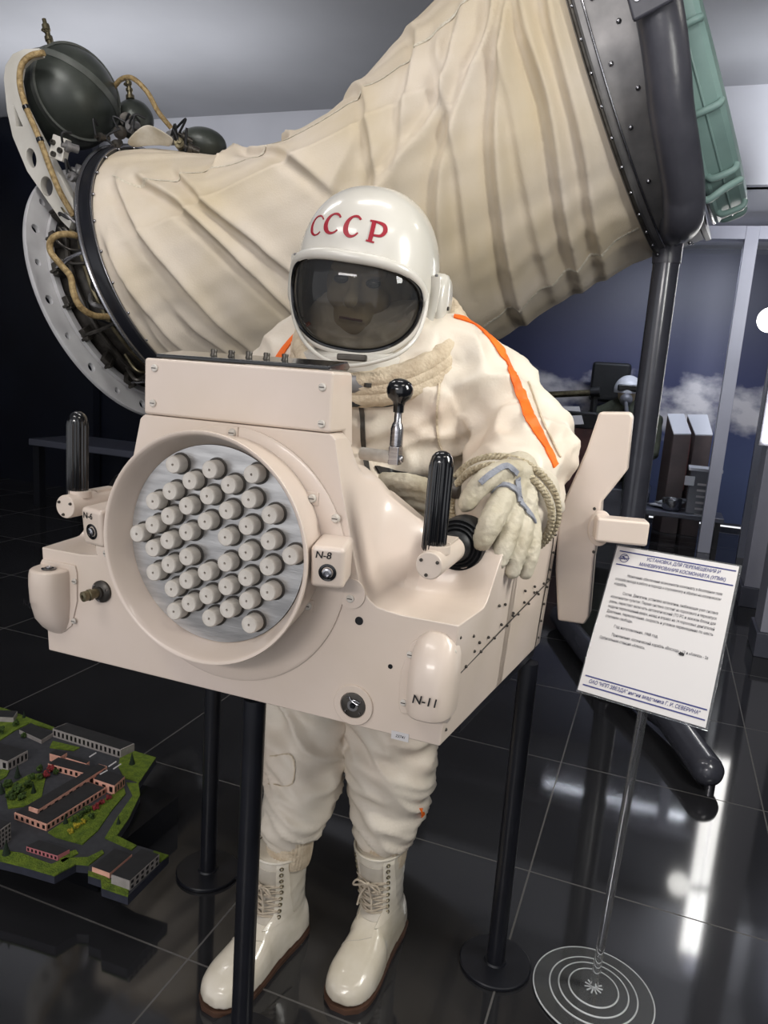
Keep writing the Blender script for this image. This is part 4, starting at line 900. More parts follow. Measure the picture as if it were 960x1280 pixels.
# head inside, with a plain cloth coloured face
mb = MB(); hp = lambda x, y, z: HC+HR @ np.array([x, y, z])
mb.sphere(hp(0, .01, -.005), 1, 32, 20, (.075, .092, .105), R=HR); mb.sphere(hp(0, -.035, -.06), 1, 24, 14, (.05, .05, .05), R=HR)
mb.round_tube([hp(0, -.082, .012), hp(0, -.098, -.018), hp(0, -.107, -.032)], [.009, .011, .014], 14)
mb.round_tube([hp(-.045, -.072, .022), hp(0, -.085, .024), hp(.045, -.072, .022)], [.010, .012, .010], 12)
mb.round_tube([hp(-.024, -.079, -.066), hp(0, -.088, -.064), hp(.024, -.079, -.066)], [.007, .009, .007], 12)
for s in (-1, 1): mb.sphere(hp(.034*s, -.056, -.028), 1, 16, 10, (.028, .026, .026), R=HR); mb.sphere(hp(.077*s, .015, -.01), 1, 14, 10, (.01, .018, .03), R=HR)
mb.round_tube([hp(0, .02, -.08), hp(0, .03, -.17)], [.052, .056], 20)
fm = remeshed(mb, .004, 3); face = obj_from(fm, 'head', M['skin'], am)
for s in (-1, 1):
    mb = MB(); mb.sphere(hp(.031*s, -.078, .002), .0125, 14, 10, (1.2, .6, .7)); mb.build('eye', M['blackpl'], face)
mb = MB(); mb.tube([hp(-.022, -.089, -.066), hp(0, -.098, -.065), hp(.022, -.089, -.066)], .0022, 8); mb.build('mouth', M['redbrown'], face)
# lower shell: grey-white chin ring, metal neck ring
nc = J(474, 446, Y=1.385); nax = nv((.0, -.12, 1))
nc = HC+np.array([.0, .005, -.155])
mb = MB(); mb.lathe([(.105, .03), (.122, .022), (.124, .0), (.118, -.012), (.105, -.012)], nc, nax, 72, closed=True); mb.build('chin_ring', M['white'], helm, sharp=40)
mb = MB(); mb.lathe([(.108, -.010), (.126, -.010), (.129, -.016), (.129, -.036), (.124, -.042), (.108, -.042)], nc, nax, 72, closed=True); nr = mb.build('neck_ring', M['ring'], helm, sharp=30)
mb = MB(); mb.lathe([(.112, -.04), (.120, -.042), (.122, -.065), (.112, -.07)], nc, nax, 72, closed=True); mb.build('neck_gasket', M['rubber'], helm, sharp=30)
for a in np.linspace(0, 2*PI, 14, endpoint=False):
    u, v, d = frame(nax); mb = MB(); mb.box(nc+d*-.026+.130*(math.cos(a)*u+math.sin(a)*v), (.012, .012, .008), rz=a+.35); mb.build('latch', M['dark'], nr, bevel=.001)
q = J(440, 447, Y=1.245); mb = MB(); mb.box(q, (.055, .012, .012), rz=.1); mb.build('front_latch', M['dark'], nr, bevel=.003)
# ear cap and hinge plates
def ear(s):
    d = dir_(math.radians(96)*s, math.radians(-8)); p = hpt(d); nx = nv(HR @ np.array([s, -.12, .05])); mb = MB()
    mb.lathe([(0, .027), (.030, .026), (.036, .021), (.038, .012), (.038, -.006), (0, -.006)], (0, 0, 0), nx, 40)
    mb.v = [tuple(p+np.array([q[0], q[1], q[2]*1.42])) for q in mb.v]; e = mb.build('ear_cap', M['white'], helm, sharp=50)
    mb = MB(); mb.lathe([(.004, .0265), (.004, .029), (0, .029)], p+np.array([0, 0, -.01]), nx, 12); mb.build('bolt', M['dark'], e)
    hd = [dir_(math.radians(a)*s, math.radians(b)) for a, b in ((74, 12), (76, 4), (77, -4), (77, -14), (75, -24), (72, -34))]
    mb = MB(); mb.tube([hpt(x, 1.025) for x in hd], .010, 10, sx=.5, sy=1.3); hp_ = mb.build('hinge_plate', M['white'], helm)
    for x in hd: 
        mb = MB(); mb.sphere(hpt(x, 1.062), .0034, 8, 6); mb.build('rivet', M['ring'], hp_)
ear(1); ear(-1)
mb = MB(); bl = [J(365, 372, Y=1.335), J(368, 400, Y=1.30), J(383, 430, Y=1.255), J(408, 450, Y=1.235), J(436, 457, Y=1.228), J(470, 452, Y=1.23), J(500, 441, Y=1.245), J(521, 420, Y=1.275), J(531, 392, Y=1.315), J(534, 368, Y=1.345)]
mb.tube(crom(bl, 8), .0038, 10); mb.build('visor_bail', M['white'], helm)
# lettering on the brow
LT = lambda pxs, wd: strip_on(hb, pxs, wd, 'lettering', M['red'], helm, 6, .0006, .0008)
def cee(cx, cy, rx, ry, sl, w):
    pts = []
    for a in np.linspace(-40, -320, 15):
        t = math.radians(a); x, y = rx*math.cos(t), ry*math.sin(t); pts.append((cx+x-sl*y, cy+y))
    pts = [(pts[0][0]+.3, pts[0][1]+4)][:0]+pts
    LT(pts, [w*.55, w*.7, w*.55, w*.9, w*1.3, w*1.35, w*.9, w*.5, w*.35])
    a = pts[0]; 
cee(397.5, 282, 6.5, 12, .28, .0042); cee(417, 279.5, 9, 12, .28, .0062); cee(442, 283, 9.5, 12.5, .24, .0066)
LT([(468, 277), (465, 290), (462, 302)], .0075); LT([(457.5, 300.5), (467.5, 303.2)], .003); LT([(463, 276), (472, 278), (480, 282), (481.5, 289), (476, 295), (466, 294)], [.003, .004, .007, .008, .005, .003])
# ---- boots
def boot(heel, yaw, lean, lab, H=.225):
    ca, sa = math.cos(yaw), math.sin(yaw)
    def W(p): 
        k = p[2]/H; x, y = p[0]+lean[0]*k, p[1]+lean[1]*k
        return np.array([heel[0]+ca*x-sa*y, heel[1]+sa*x+ca*y, p[2]])
    mb = MB(); S = [(0, .022, .075), (.012, .034, .09), (.05, .040, .11), (.09, .040, .115), (.13, .042, .108), (.165, .046, .090), (.20, .050, .074), (.235, .0505, .066), (.262, .044, .057), (.28, .031, .047), (.288, .014, .036)]
    rings = []
    yy = np.linspace(0, .288, 26)
    for y in yy:
        hw = np.interp(y, [s[0] for s in S], [s[1] for s in S]); h = np.interp(y, [s[0] for s in S], [s[2] for s in S]); ring = []
        for a in np.linspace(0, PI, 17): ring.append(np.array([hw*math.copysign(abs(math.cos(a))**.7, math.cos(a)), y, .014+(h-.014)*math.sin(a)**.62]))
        rings.append([W(np.array([q[0], q[1], q[2]])-np.array([lean[0]*q[2]/H, lean[1]*q[2]/H, 0])*(1 if y > .15 else .3)) for q in ring])
    mb.loft(rings)
    rings = []
    for z, y0, rx, ry in ((.02, .062, .037, .055), (.06, .060, .039, .058), (.09, .066, .040, .064), (.12, .068, .043, .062), (.16, .066, .047, .060), (.20, .066, .051, .062), (H, .067, .0535, .064)):
        rings.append([W((rx*math.cos(a), y0+ry*math.sin(a), z)) for a in np.linspace(0, 2*PI, 40, endpoint=False)])
    mb.loft(rings)
    me = remeshed(mb, .0042, 3, lambda c: .0012*noise.noise(Vector((c.x*40, c.y*40, c.z*70)))*(1 if c.z > .09 else .2)); b = bvh_of(me)
    bo = obj_from(me, 'boot', M['boot'], am)
    pl = []
    for a in np.linspace(0, 1, 20): y = .288*a; pl.append((np.interp(y, [s[0] for s in S], [s[1] for s in S])+.0015, y+.0022*(2*a-1)))
    pl = pl+[(-x, y) for x, y in pl[::-1]]; mb = MB(); n = len(pl)
    rr = [[W((x*(1-.02*(z < .002)), y, 0))*np.array([1, 1, 0])+np.array([0, 0, z]) for x, y in pl] for z in (0, .0095, .0105)]; mb.loft(rr); mb.build('sole', M['sole'], bo, sharp=50)
    Fd = W((0, 1, 0))-W((0, 0, 0))
    def hit(x, z):
        o = W((x, .5, z)); l, nn, i, d = b.ray_cast(Vector(o), Vector(-Fd)); return (np.array(l), np.array(nn)) if l else (W((x, .13, z)), Fd)
    def patch(x0, x1, z0, z1, lift, name, m, nx=6, nz=16):
        mb = MB(); A, B = [], []
        for j in range(nz):
            z = z0+(z1-z0)*j/(nz-1)
            for i in range(nx):
                t = i/(nx-1); x = (x0(z) if callable(x0) else x0)*(1-t)+(x1(z) if callable(x1) else x1)*t; p, nn = hit(x, z); A.append(p+nn*lift); B.append(p-nn*.003)
        fs = []; N = nx*nz
        for j in range(nz-1):
            for i in range(nx-1): a = j*nx+i; fs += [(a, a+1, a+nx+1, a+nx), (N+a, N+a+nx, N+a+nx+1, N+a+1)]
        for i in range(nx-1): fs += [(i, N+i, N+i+1, i+1), ((nz-1)*nx+i, (nz-1)*nx+i+1, N+(nz-1)*nx+i+1, N+(nz-1)*nx+i)]
        for j in range(nz-1): fs += [(j*nx, (j+1)*nx, N+(j+1)*nx, N+j*nx), (j*nx+nx-1, N+j*nx+nx-1, N+(j+1)*nx+nx-1, (j+1)*nx+nx-1)]
        mb.add(A+B, fs); return mb.build(name, M[m], bo, sharp=60)
    patch(-.031, .031, .098, .205, .0012, 'tongue', 'tongue', 9)
    for s in (-1, 1): patch(lambda z: s*(.022+.006*(z-.1)/.12), lambda z: s*(.040+.004*(z-.1)/.12), .092, H-.001, .0032, 'eyelet_facing', 'boot', 5, 18)
    zs = np.linspace(.104, H-.012, 9); E = {}
    for i, z in enumerate(zs):
        for s in (-1, 1):
            p, nn = hit(s*(.029+.006*i/8), z); E[i, s] = p+nn*.0042; mb = MB(); mb.torus(p+nn*.0038, nn, .0034, .0014, 16, 6); mb.build('eyelet', M['brass'], bo)
    mb = MB()
    for i in range(5):
        for s in (-1, 1):
            m_, nn = hit(0, (zs[i]+zs[i+1])/2); mb.tube(crom([E[i, s], m_+nn*(.007+.003*(s > 0)), E[i+1, -s]], 6), .0021, 8)
    m_, nn = hit(0, zs[0]); mb.tube(crom([E[0, -1], m_+nn*.006, E[0, 1]], 6), .0021, 8)
    k_, nn = hit(0, zs[5]); k_ = k_+nn*.010; sd = nv(W((1, 0, 0))-W((0, 0, 0)))
    for s in (-1, 1):
        mb.tube(crom([E[5, s], k_, k_+sd*.022*s+np.array([0, 0, .008])+nn*.006, k_+sd*.030*s+np.array([0, 0, -.008])+nn*.004, k_+sd*.004*s], 6), .0021, 8)
        mb.tube(crom([k_, k_+sd*.012*s+np.array([0, 0, -.022])+nn*.006, k_+sd*.016*s+np.array([0, 0, -.045])+nn*.010], 6), .0021, 8)
    mb.sphere(k_, .0055, 10, 8); mb.build('laces', M['lace'], bo)
    tp = MB(); cpt = [W((.0535*math.cos(a), .067+.064*math.sin(a), H)) for a in np.linspace(0, 2*PI, 60, endpoint=False)]; tp.tube(cpt, .0028, 8, closed=True); tp.build('top_edge', M['boot'], bo)
    for y0, hw in ((.19, 1),):
        q = [];
        for a in np.linspace(-.9, .9, 20): 
            l, nn, i, d = b.ray_cast(Vector(W((a*.048, .165+.02*math.cos(a*1.6), .3))), Vector((0, 0, -1)))
            if l: q.append(np.array(l)+np.array((0, 0, .0006)))
        if len(q) > 3: tp = MB(); tp.tube(q, .0009, 6); tp.build('toe_seam', M['tongue'], bo)
    bo['label'] = lab
boot((-.425, 1.435), PI+.0-.05, (.022, .006), 'left boot')
boot((-.612, 1.325), PI-.17, (.012, .0), 'right boot, partly behind the front post')
# ------------------------------------------------------------------ clear sign stand
sg = thing('sign_stand', 'clear acrylic floor stand holding a tilted white information sheet', 'sign', (.015, 1.40, 0))
TL, TR, BL, BR = P(772, 682, Y=1.455), P(924, 708, Y=1.425), P(722, 862, Y=1.305), P(882, 910, Y=1.265)
_n = nv(np.cross(TR-BL, TL-BR)); _c = (TL+TR+BL+BR)/4
def onpl(px, py): d = RAY(px, py); return CAM+d*(((_c-CAM) @ _n)/(d @ _n))
TL, TR, BL, BR = onpl(772, 682), onpl(924, 708), onpl(722, 862), onpl(882, 910); ex = nv(TR-TL); ey = nv(TL-BL); nz = nv(np.cross(ex, ey))
Wd, Hd = np.linalg.norm(TR-TL), np.linalg.norm(TL-BL)
def sp_(u, v, lift=0): return TL+(TR-TL)*u*(1-v)+(BR-BL)*u*v+(BL-TL)*v+nz*lift
def slab(u0, v0, u1, v1, l0, l1, name, m, par, bevel=0):
    mb = MB(); q = [sp_(u0, v0), sp_(u1, v0), sp_(u1, v1), sp_(u0, v1)]; A = [a+nz*l0 for a in q]; B = [a+nz*l1 for a in q]
    mb.add(A+B, [(3, 2, 1, 0), (4, 5, 6, 7)]+[(i, (i+1) % 4, 4+(i+1) % 4, 4+i) for i in range(4)]); return mb.build(name, M[m], par, bevel=bevel, flat=not bevel)
slab(-.012, -.012, 1.02, 1.012, -.006, -.0015, 'back_plate', 'acrylic', sg, .001)
sheet = slab(0, 0, 1, 1, -.0012, -.0002, 'printed_sheet', 'paper', sg)
slab(-.006, -.01, 1.012, 1.0, -.0075, -.0062, 'rear_backing', 'paper', sg) if False else None
for v, th in ((.030, .008), (.125, .008), (.895, .008), (.955, .008)): slab(.03, v, .985, v+th, .0001, .0004, 'rule', 'navy', sheet)
sg2 = None
def tline(txt, u, v, h, m, width=None, bold=.0, shear=0, align='LEFT'):
    mb = MB(); o = sp_(u, v, .0005); exx = nv(sp_(1, v)-sp_(0, v)); text_on(mb, txt, h, o, exx, ey, width=width*Wd if width else None, bold=bold*h, shear=shear)
    if mb.v: mb.build('printed_text', M[m], sheet, flat=True)
tline('УСТАНОВКА ДЛЯ ПЕРЕМЕЩЕНИЯ И', .27, .070, .0095, 'navy', .60, .012, .2)
tline('МАНЕВРИРОВАНИЯ КОСМОНАВТА (УПМК)', .22, .112, .0095, 'navy', .70, .012, .2)
tline('ОАО "НПП ЗВЕЗДА" имени академика Г. И. СЕВЕРИНА"', .07, .938, .0095, 'navy', .88, .012, .2)
body = ['      Назначение: обеспечение возможности космонавту в безопорном поле', 'способа выхода в работу и подхода к спускаемому и обратно на космическом', 'корабль.', None,
        '      Состав. Двигатели, установка автоматики, снабжающая узел система', 'космонавтом пультом. Первая система состоит из порохового и перезапуск', 'рамы, перестает включать автоматический (ТО РС и зажжен блоки для', 'подачи перемещений вверх, назад и вправо на 14 пороховых двигателей', 'Давление, переключение, скорость и угловое перемещение по шесть', 'степеням свободы.', None, '      Год изготовления, 1968 год.', None,
        '      Применение: космический корабль «Восход» - 12 и «Алмаз» - 2а', 'Орбитальная станция «Алмаз».']
v = .205
for i, l in enumerate(body):
    if l is None: v += .022; continue
    full = len(l) > 55; ind = .09 if l.startswith('      ') else 0
    tline(l.strip(), .06+ind, v, .0078, 'ink', (.86-ind) if full else min(.86, len(l.strip())*.0135), .006); v += .034
mb = MB()
for k in range(5): mb.tube([sp_(.055+.02*math.sin(k*1.7), .078+.012*math.cos(k*2.3), .0006), sp_(.11+.02*math.cos(k), .075+.02*math.sin(k*2.1), .0006)], .0006, 6)
mb.torus(sp_(.085, .08, .0006), nz, .008, .0006, 24, 5); mb.build('emblem', M['navy'], sheet)
mb = MB(); random.seed(5)
pts = [sp_(.715+.028*math.cos(a)*random.uniform(.5, 1.1), .615+.014*math.sin(a)*random.uniform(.5, 1.2), .0008) for a in np.linspace(0, 2*PI, 14, endpoint=False)]
mb.add(pts, [tuple(range(14))]); mb.build('ink_blot', M['marker'], sheet, flat=True)
pt, pbm = sp_(.52, .97, -.02), np.array([.014, 1.405, .012])
mb = MB(); mb.tube([pbm, pt, pt+nv(pt-pbm)*.01], .0085, 24); mb.build('rod', M['rod'], sg)
mb = MB(); mb.lathe([(0, 0), (.118, 0), (.12, .002), (.12, .005), (.118, .007), (.088, .007), (.086, .010), (.070, .010), (.068, .013), (.05, .013), (.048, .016), (0, .016)], (.014, 1.405, 0), (0, 0, 1), 72); mb.build('base_disc', M['acrylic'], sg, sharp=25)
for r_, z_ in ((.1195, .005), (.087, .0085), (.069, .0115), (.049, .0145)):
    mb = MB(); mb.torus((.014, 1.405, z_), (0, 0, 1), r_, .0017, 80, 6); mb.build('disc_glint', M['edge_glint'], sg)  # pale ring painting the glint along each step of the clear disc
mb = MB()
for k in range(11):
    a = 2*PI*k/11; mb.tube([(.014, 1.405, .0165), (.014+.018*math.cos(a), 1.405+.018*math.sin(a), .0165)], .0016, 5)
mb.sphere((.014, 1.405, .017), .005, 10, 6); mb.build('hub_glint', M['edge_glint'], sg)  # pale star in place of the bright glint at the hub
# ------------------------------------------------------------------ model town
ZB = .10
tw = thing('scale_model', 'miniature model town with pink factory and green lawns, low at the left', 'scale model', (-1.3, 1.35, 0))
Q = lambda px, py, z=ZB: np.array(P(px, py, Z=z))
out = [(-70, 868), (0, 884), (8, 886), (41, 899), (68, 909), (168, 938.6), (195, 946.7), (173, 979), (175, 993), (161, 1022.6), (146, 1044), (171, 1056.5), (211, 1068.7), (160, 1120), (127, 1109), (126, 1098.5), (110, 1093), (111, 1081), (95, 1079.5), (68, 1094), (27, 1082), (0, 1075.5), (-60, 1060), (-110, 1040), (-120, 920)]
def slab_px(poly, z0, z1, name, m, par, bevel=0):
    mb = MB(); A = [Q(*p, z=z1) for p in poly]; n = len(A); B = [q*np.array([1, 1, 0])+np.array([0, 0, z0]) for q in A]
    mb.add(B+A, [tuple(range(n-1, -1, -1)), tuple(range(n, 2*n))]+[(i, (i+1) % n, n+(i+1) % n, n+i) for i in range(n)]); return mb.build(name, M[m], par, bevel=bevel, flat=True)
slab_px(out, ZB-.022, ZB-.0005, 'board', 'board', tw); slab_px(out, ZB-.0005, ZB, 'asphalt', 'asphalt', tw)
mb = MB(); mb.box((-1.28, 1.36, (ZB-.022)/2), (.42, .30, ZB-.022)); mb.build('plinth', M['blackpl'], tw)
for g in ([(150, 946), (168, 938.6), (195, 946.7), (173, 979), (170, 976), (155, 972), (148, 958)], [(158, 978), (173, 979), (175, 993), (161, 1022.6), (146, 1044), (171, 1056.5), (165, 1062), (131, 1047), (146, 1022), (166, 994)],
          [(192, 1063), (211, 1068.7), (200, 1077), (190, 1073)], [(60, 1040), (90, 1020), (128, 1000), (155, 984), (157, 992), (140, 1012), (122, 1038), (103, 1055), (70, 1046)], [(0, 884), (8, 886), (41, 899), (68, 909), (66, 912), (36, 904), (20, 912), (0, 925), (-20, 915)],
          [(0, 1062), (27, 1066), (64, 1080), (82, 1072), (110, 1071), (128, 1062), (130, 1066), (111, 1081), (95, 1079.5), (68, 1094), (27, 1082), (0, 1075.5), (-60, 1060), (-60, 1050)], [(110, 1088), (127, 1093), (161, 1112), (160, 1120), (127, 1109), (126, 1098.5), (110, 1093)], [(66, 926), (100, 934), (92, 938), (62, 934)], [(0, 962), (14, 958), (8, 970), (0, 975)], [(36, 968), (58, 966), (50, 1005), (10, 1010), (6, 985)], [(70, 1068), (95, 1062), (98, 1066), (78, 1078)]):
    slab_px(g, ZB-.0003, ZB+.003, 'lawn', 'grass', tw)
def building(C, A, B, h, wm, rm='roof', z0=ZB, nw=0, rows=1, par=None, right=True, nwr=0):
    C, A, B = Q(*C, z=z0), Q(*A, z=z0), Q(*B, z=z0); D = A+B-C; ct = (A+B)/2
    if np.cross(A-C, B-C)[2] > 0: pass
    base = [C, B, D, A]; mb = MB(); up = np.array([0, 0, h]); mb.add(base+[q+up for q in base], [(3, 2, 1, 0), (4, 5, 6, 7)]+[(i, (i+1) % 4, 4+(i+1) % 4, 4+i) for i in range(4)])
    b = mb.build('building', M[wm], tw, flat=True)
    ins = [ct+(q-ct)*.97+up for q in base]; mb = MB(); r = np.array([0, 0, .0015]); mb.add(ins+[q+r for q in ins], [(3, 2, 1, 0), (4, 5, 6, 7)]+[(i, (i+1) % 4, 4+(i+1) % 4, 4+i) for i in range(4)]); mb.build('roof', M[rm], b, flat=True)
    for S, T, n in ((C, A, nw), (C, B, nwr)):
        if not n: continue
        e = (T-S)/n; nn = nv(np.cross(T-S, up)); 
        if nn @ (C-ct) < 0: nn = -nn
        for r_ in range(rows):
            for k in range(n):
                p = S+e*(k+.5)+up*((r_+.5)/rows); ln = np.linalg.norm(e)
                mb = MB(); mb.box(p, (ln*.45, .0012, h/rows*.55), R=np.array([nv(e), nn, [0, 0, 1]]).T); mb.build('window', M['mdark'], b, flat=True)
    return b
building((151, 948), (66, 921), (168, 940), .026, 'mgrey', nw=16); building((10, 964), (-40, 950), (35, 950), .028, 'mgrey', nw=6, nwr=5); building((52, 930), (24, 917), (66, 921), .012, 'mgrey')
building((17, 904), (-25, 902), (22, 896), .018, 'mgrey'); building((-2, 1062), (-50, 1048), (14, 1050), .044, 'mgrey', rows=4, nwr=4)
building((58, 1039), (18, 1024), (132, 992), .017, 'pink', nw=6, nwr=14); building((143, 994), (117, 985), (156, 982), .026, 'pink', nwr=4, nw=3)
building((47, 1026), (36, 1022), (134, 970), .028, 'pink', nwr=10); building((112, 976), (60, 962), (124, 968), .018, 'pink', nw=8); building((76, 955), (62, 951), (84, 950), .022, 'pink'); building((108, 964), (82, 956), (112, 961), .022, 'pink', nw=4)
building((72, 1076), (33, 1064), (87, 1068), .012, 'rose', nw=8); building((162, 1114), (139, 1106), (199, 1080), .024, 'mgrey', nwr=6, rows=2); building((137, 1099), (115, 1091), (165, 1075), .014, 'pink')
for a, b in (((112, 946), (120, 941)), ((136, 958), (145, 952)), ((142, 961), (151, 955)), ((125, 968), (134, 963))):
    mb = MB(); p, q = Q(*a, z=ZB+.028), Q(*b, z=ZB+.028); mb.tube([p, q], .0022, 4); mb.build('skylight', M['paper'], tw, flat=True)
def fir(px, py, h):
    c = Q(px, py); mb = MB()
    for k in range(4): mb.lathe([(h*.26*(1-k*.2), 0), (.0005, h*.42)], c+np.array([0, 0, h*(.08+.19*k)]), (0, 0, 1), 10)
    mb.tube([c, c+np.array([0, 0, h*.2])], h*.03, 6); mb.build('fir_tree', M['fir'], tw, flat=True)
for a in ((165, 956, .034), (8, 1069, .036), (22, 972, .034), (148, 1031, .022), (82, 1030, .026), (30, 898, .022), (42, 992, .028), (2, 992, .03), (76, 1000, .02)): fir(*a)
def bush(px, py, r, m, name='tree'):
    c = Q(px, py); mb = MB(); random.seed(int(px*7+py))
    for k in range(26):
        d = nv((random.gauss(0, 1), random.gauss(0, 1), random.gauss(0, .8))); mb.sphere(c+np.array([0, 0, r*.9])+d*r*random.uniform(.3, .75), r*random.uniform(.18, .36), 7, 5)
    mb.tube([c, c+np.array([0, 0, r])], r*.1, 6); mb.build(name, M[m], tw, flat=True)
for a in ((22, 994, .020, 'tree'), (36, 985, .014, 'tree'), (10, 985, .015, 'tree'), (50, 965, .012, 'tree'), (108, 1016, .012, 'tree'), (114, 1024, .010, 'tree'), (120, 1012, .011, 'redbush'), (128, 1006, .011, 'redbush'), (136, 1000, .009, 'redbush'), (96, 1036, .010, 'yellowbush'), (88, 1042, .009, 'yellowbush'), (64, 965, .012, 'redbush'), (70, 968, .010, 'tree'), (58, 972, .012, 'redbush'), (100, 1022, .010, 'tree'), (92, 1028, .009, 'tree'), (28, 1000, .013, 'tree'), (14, 1000, .014, 'tree'), (40, 975, .011, 'tree'), (30, 922, .010, 'tree'), (104, 1030, .008, 'yellowbush'), (20, 908, .012, 'tree'), (2, 918, .014, 'tree'), (50, 975, .010, 'tree')): bush(*a)
# ------------------------------------------------------------------ far showcase contents
D = lambda a, b, Y=6.75: np.array(P(a, b, Y=Y))
def boxpx(x0, y0, x1, y1, Y, dep, name, m, par=None, bevel=.006):
    a, b = D(x0, y1, Y), D(x1, y0, Y); mb = MB(); mb.box(((a[0]+b[0])/2, Y+dep/2, (a[2]+b[2])/2), (b[0]-a[0], dep, b[2]-a[2])); return mb.build(name, M[m], par, bevel=bevel)
# pilot mannequin
pm_ = thing('pilot_mannequin', 'pilot mannequin in olive flight suit and white helmet seated in the far showcase', 'mannequin', tuple(D(775, 560)*np.array([1, 1, 0])))
c = D(785, 488, 7.0); mb = MB(); sc = .115
mb.sphere(c+np.array([0, .0, -.02]), 1, 20, 14, (.085, .095, .12)); mb.round_tube([c+np.array([0, .02, -.1]), c+np.array([0, .03, -.2])], [.06, .07], 14)
fm = remeshed(mb, .012, 2); obj_from(fm, 'head', M['skin'], pm_)
mb = MB(); t0 = c+np.array([0, .04, -.13])
mb.round_tube([t0+np.array([0, 0, -.02]), t0+np.array([0, 0, -.2]), t0+np.array([0, .02, -.5])], [.12, .17, .16], 20)
for s in (-1, 1):
    mb.round_tube([t0+np.array([s*.12, 0, -.05]), t0+np.array([s*.25, -.02, -.11]), t0+np.array([s*.27, -.10, -.40]), t0+np.array([s*.14, -.34, -.46])], [.085, .08, .065, .05], 14)
    mb.round_tube([t0+np.array([s*.1, 0, -.52]), t0+np.array([s*.14, -.40, -.50]), t0+np.array([s*.14, -.44, -.86])], [.09, .08, .06], 14)
fm = remeshed(mb, .014, 3, lambda q: .008*noise.noise(q*14)); obj_from(fm, 'flight_suit', M['olive'], pm_)
mb = MB(); rings = []
for t in np.linspace(0, PI*.56, 12): rings.append([c+np.array([.122*math.sin(t)*math.cos(a), .01+.135*math.sin(t)*math.sin(a), .132*math.cos(t)]) for a in np.linspace(0, 2*PI, 28, endpoint=False)])
mb.loft(rings); mb.build('helmet', M['lighttop'], pm_)
mb = MB(); mb.box(c+np.array([0, -.10, .02]), (.17, .05, .06)); mb.build('goggles', M['blackpl'], pm_, bevel=.015)
mb = MB(); mb.sphere(c+np.array([0, -.11, -.08]), .055, 16, 10); mb.tube(crom([c+np.array([0, -.15, -.1]), c+np.array([.04, -.18, -.25]), c+np.array([.1, -.12, -.4])], 6), .018, 10); mb.build('oxygen_mask', M['greymetal'], pm_)
st = thing('ejection_seat', 'dark ejection seat with headrest holding the far pilot mannequin', 'seat', tuple(D(770, 560)*np.array([1, 1, 0])))
e = c+np.array([-.10, .28, 0]); mb = MB(); mb.box(e+np.array([-.08, 0, .06]), (.34, .16, .36)); mb.build('headrest', M['rubber'], st, bevel=.03)
mb = MB(); mb.box(np.array([c[0], e[1]+.02, c[2]-.55]), (.55, .14, .80)); mb.build('backrest', M['rubber'], st, bevel=.03); mb = MB(); mb.box(np.array([c[0], e[1]-.3, (c[2]-.84)/2+.0]), (.6, .6, c[2]-.84)); mb.build('seat_pan', M['darkpanel'], st, bevel=.02)
rod = thing('beige_probe', 'long thin beige rod held level left of the far pilot', 'rod', tuple(D(720, 493)*np.array([1, 1, 0])))
mb = MB(); mb.tube([D(676, 494), D(738, 491)], .028, 12); mb.build('shaft', M['brass'], rod); mb = MB(); mb.tube([D(738, 491), D(750, 490)], .045, 12); mb.tube([D(744, 491), D(744, 491)*np.array([1, 1, 0])], .03, 10); mb.build('mount', M['rubber'], rod)
cs = thing('red_brown_case', 'red brown equipment case behind the armrest in the far showcase', 'case', tuple(D(720, 600, 6.5)*np.array([1, 1, 0])))
a, b = D(682, 690, 6.34), D(742, 536, 6.34); mb = MB(); mb.box(((a[0]+b[0])/2, 6.42, b[2]/2), (b[0]-a[0], .16, b[2])); mb.build('body', M['redbrown'], cs, bevel=.01); mb = MB(); mb.box(((a[0]+b[0])/2, 6.42, b[2]+.06), (b[0]-a[0]+.03, .18, .14)); mb.build('lid', M['rubber'], cs, bevel=.02)
def slant_card(pts, Y, name, label, cat):
    mb = MB(); q = [D(x, y, Y+dy) for x, y, dy in pts]; n_ = nv(np.cross(q[1]-q[0], q[2]-q[0])); mb.add(q+[p+n_*.008 for p in q], [(3, 2, 1, 0), (4, 5, 6, 7)]+[(i, (i+1) % 4, 4+(i+1) % 4, 4+i) for i in range(4)])
    return tag(mb.build(name, M['paper'], flat=True), label, cat)
slant_card([(703, 508, .1), (724, 508, .1), (730, 530, 0), (706, 531, 0)], 6.28, 'caption_card', 'white caption card propped on the dark case left of the far pilot', 'card')
cst = thing('caption_stand', 'white caption card on a thin floor stand between the armrest and the tubular upright', 'sign', tuple(D(793, 589, 6.44)*np.array([1, 1, 0])))
mb = MB(); q = [D(789, 541, 6.46), D(800, 541, 6.46), D(796, 589, 6.44), D(786, 588, 6.44)]; mb.add(q+[r+np.array([0, .008, 0]) for r in q], [(3, 2, 1, 0), (4, 5, 6, 7)]+[(i, (i+1) % 4, 4+(i+1) % 4, 4+i) for i in range(4)]); mb.build('card', M['paper'], cst, flat=True)
b0 = D(791, 585, 6.458); mb = MB(); mb.tube([b0, b0*np.array([1, 1, 0])], .01, 10); mb.build('pole', M['steel'], cst); mb = MB(); mb.lathe([(.09, 0), (.09, .012), (0, .016)], b0*np.array([1, 1, 0]), (0, 0, 1), 24); mb.build('base', M['steel'], cst)
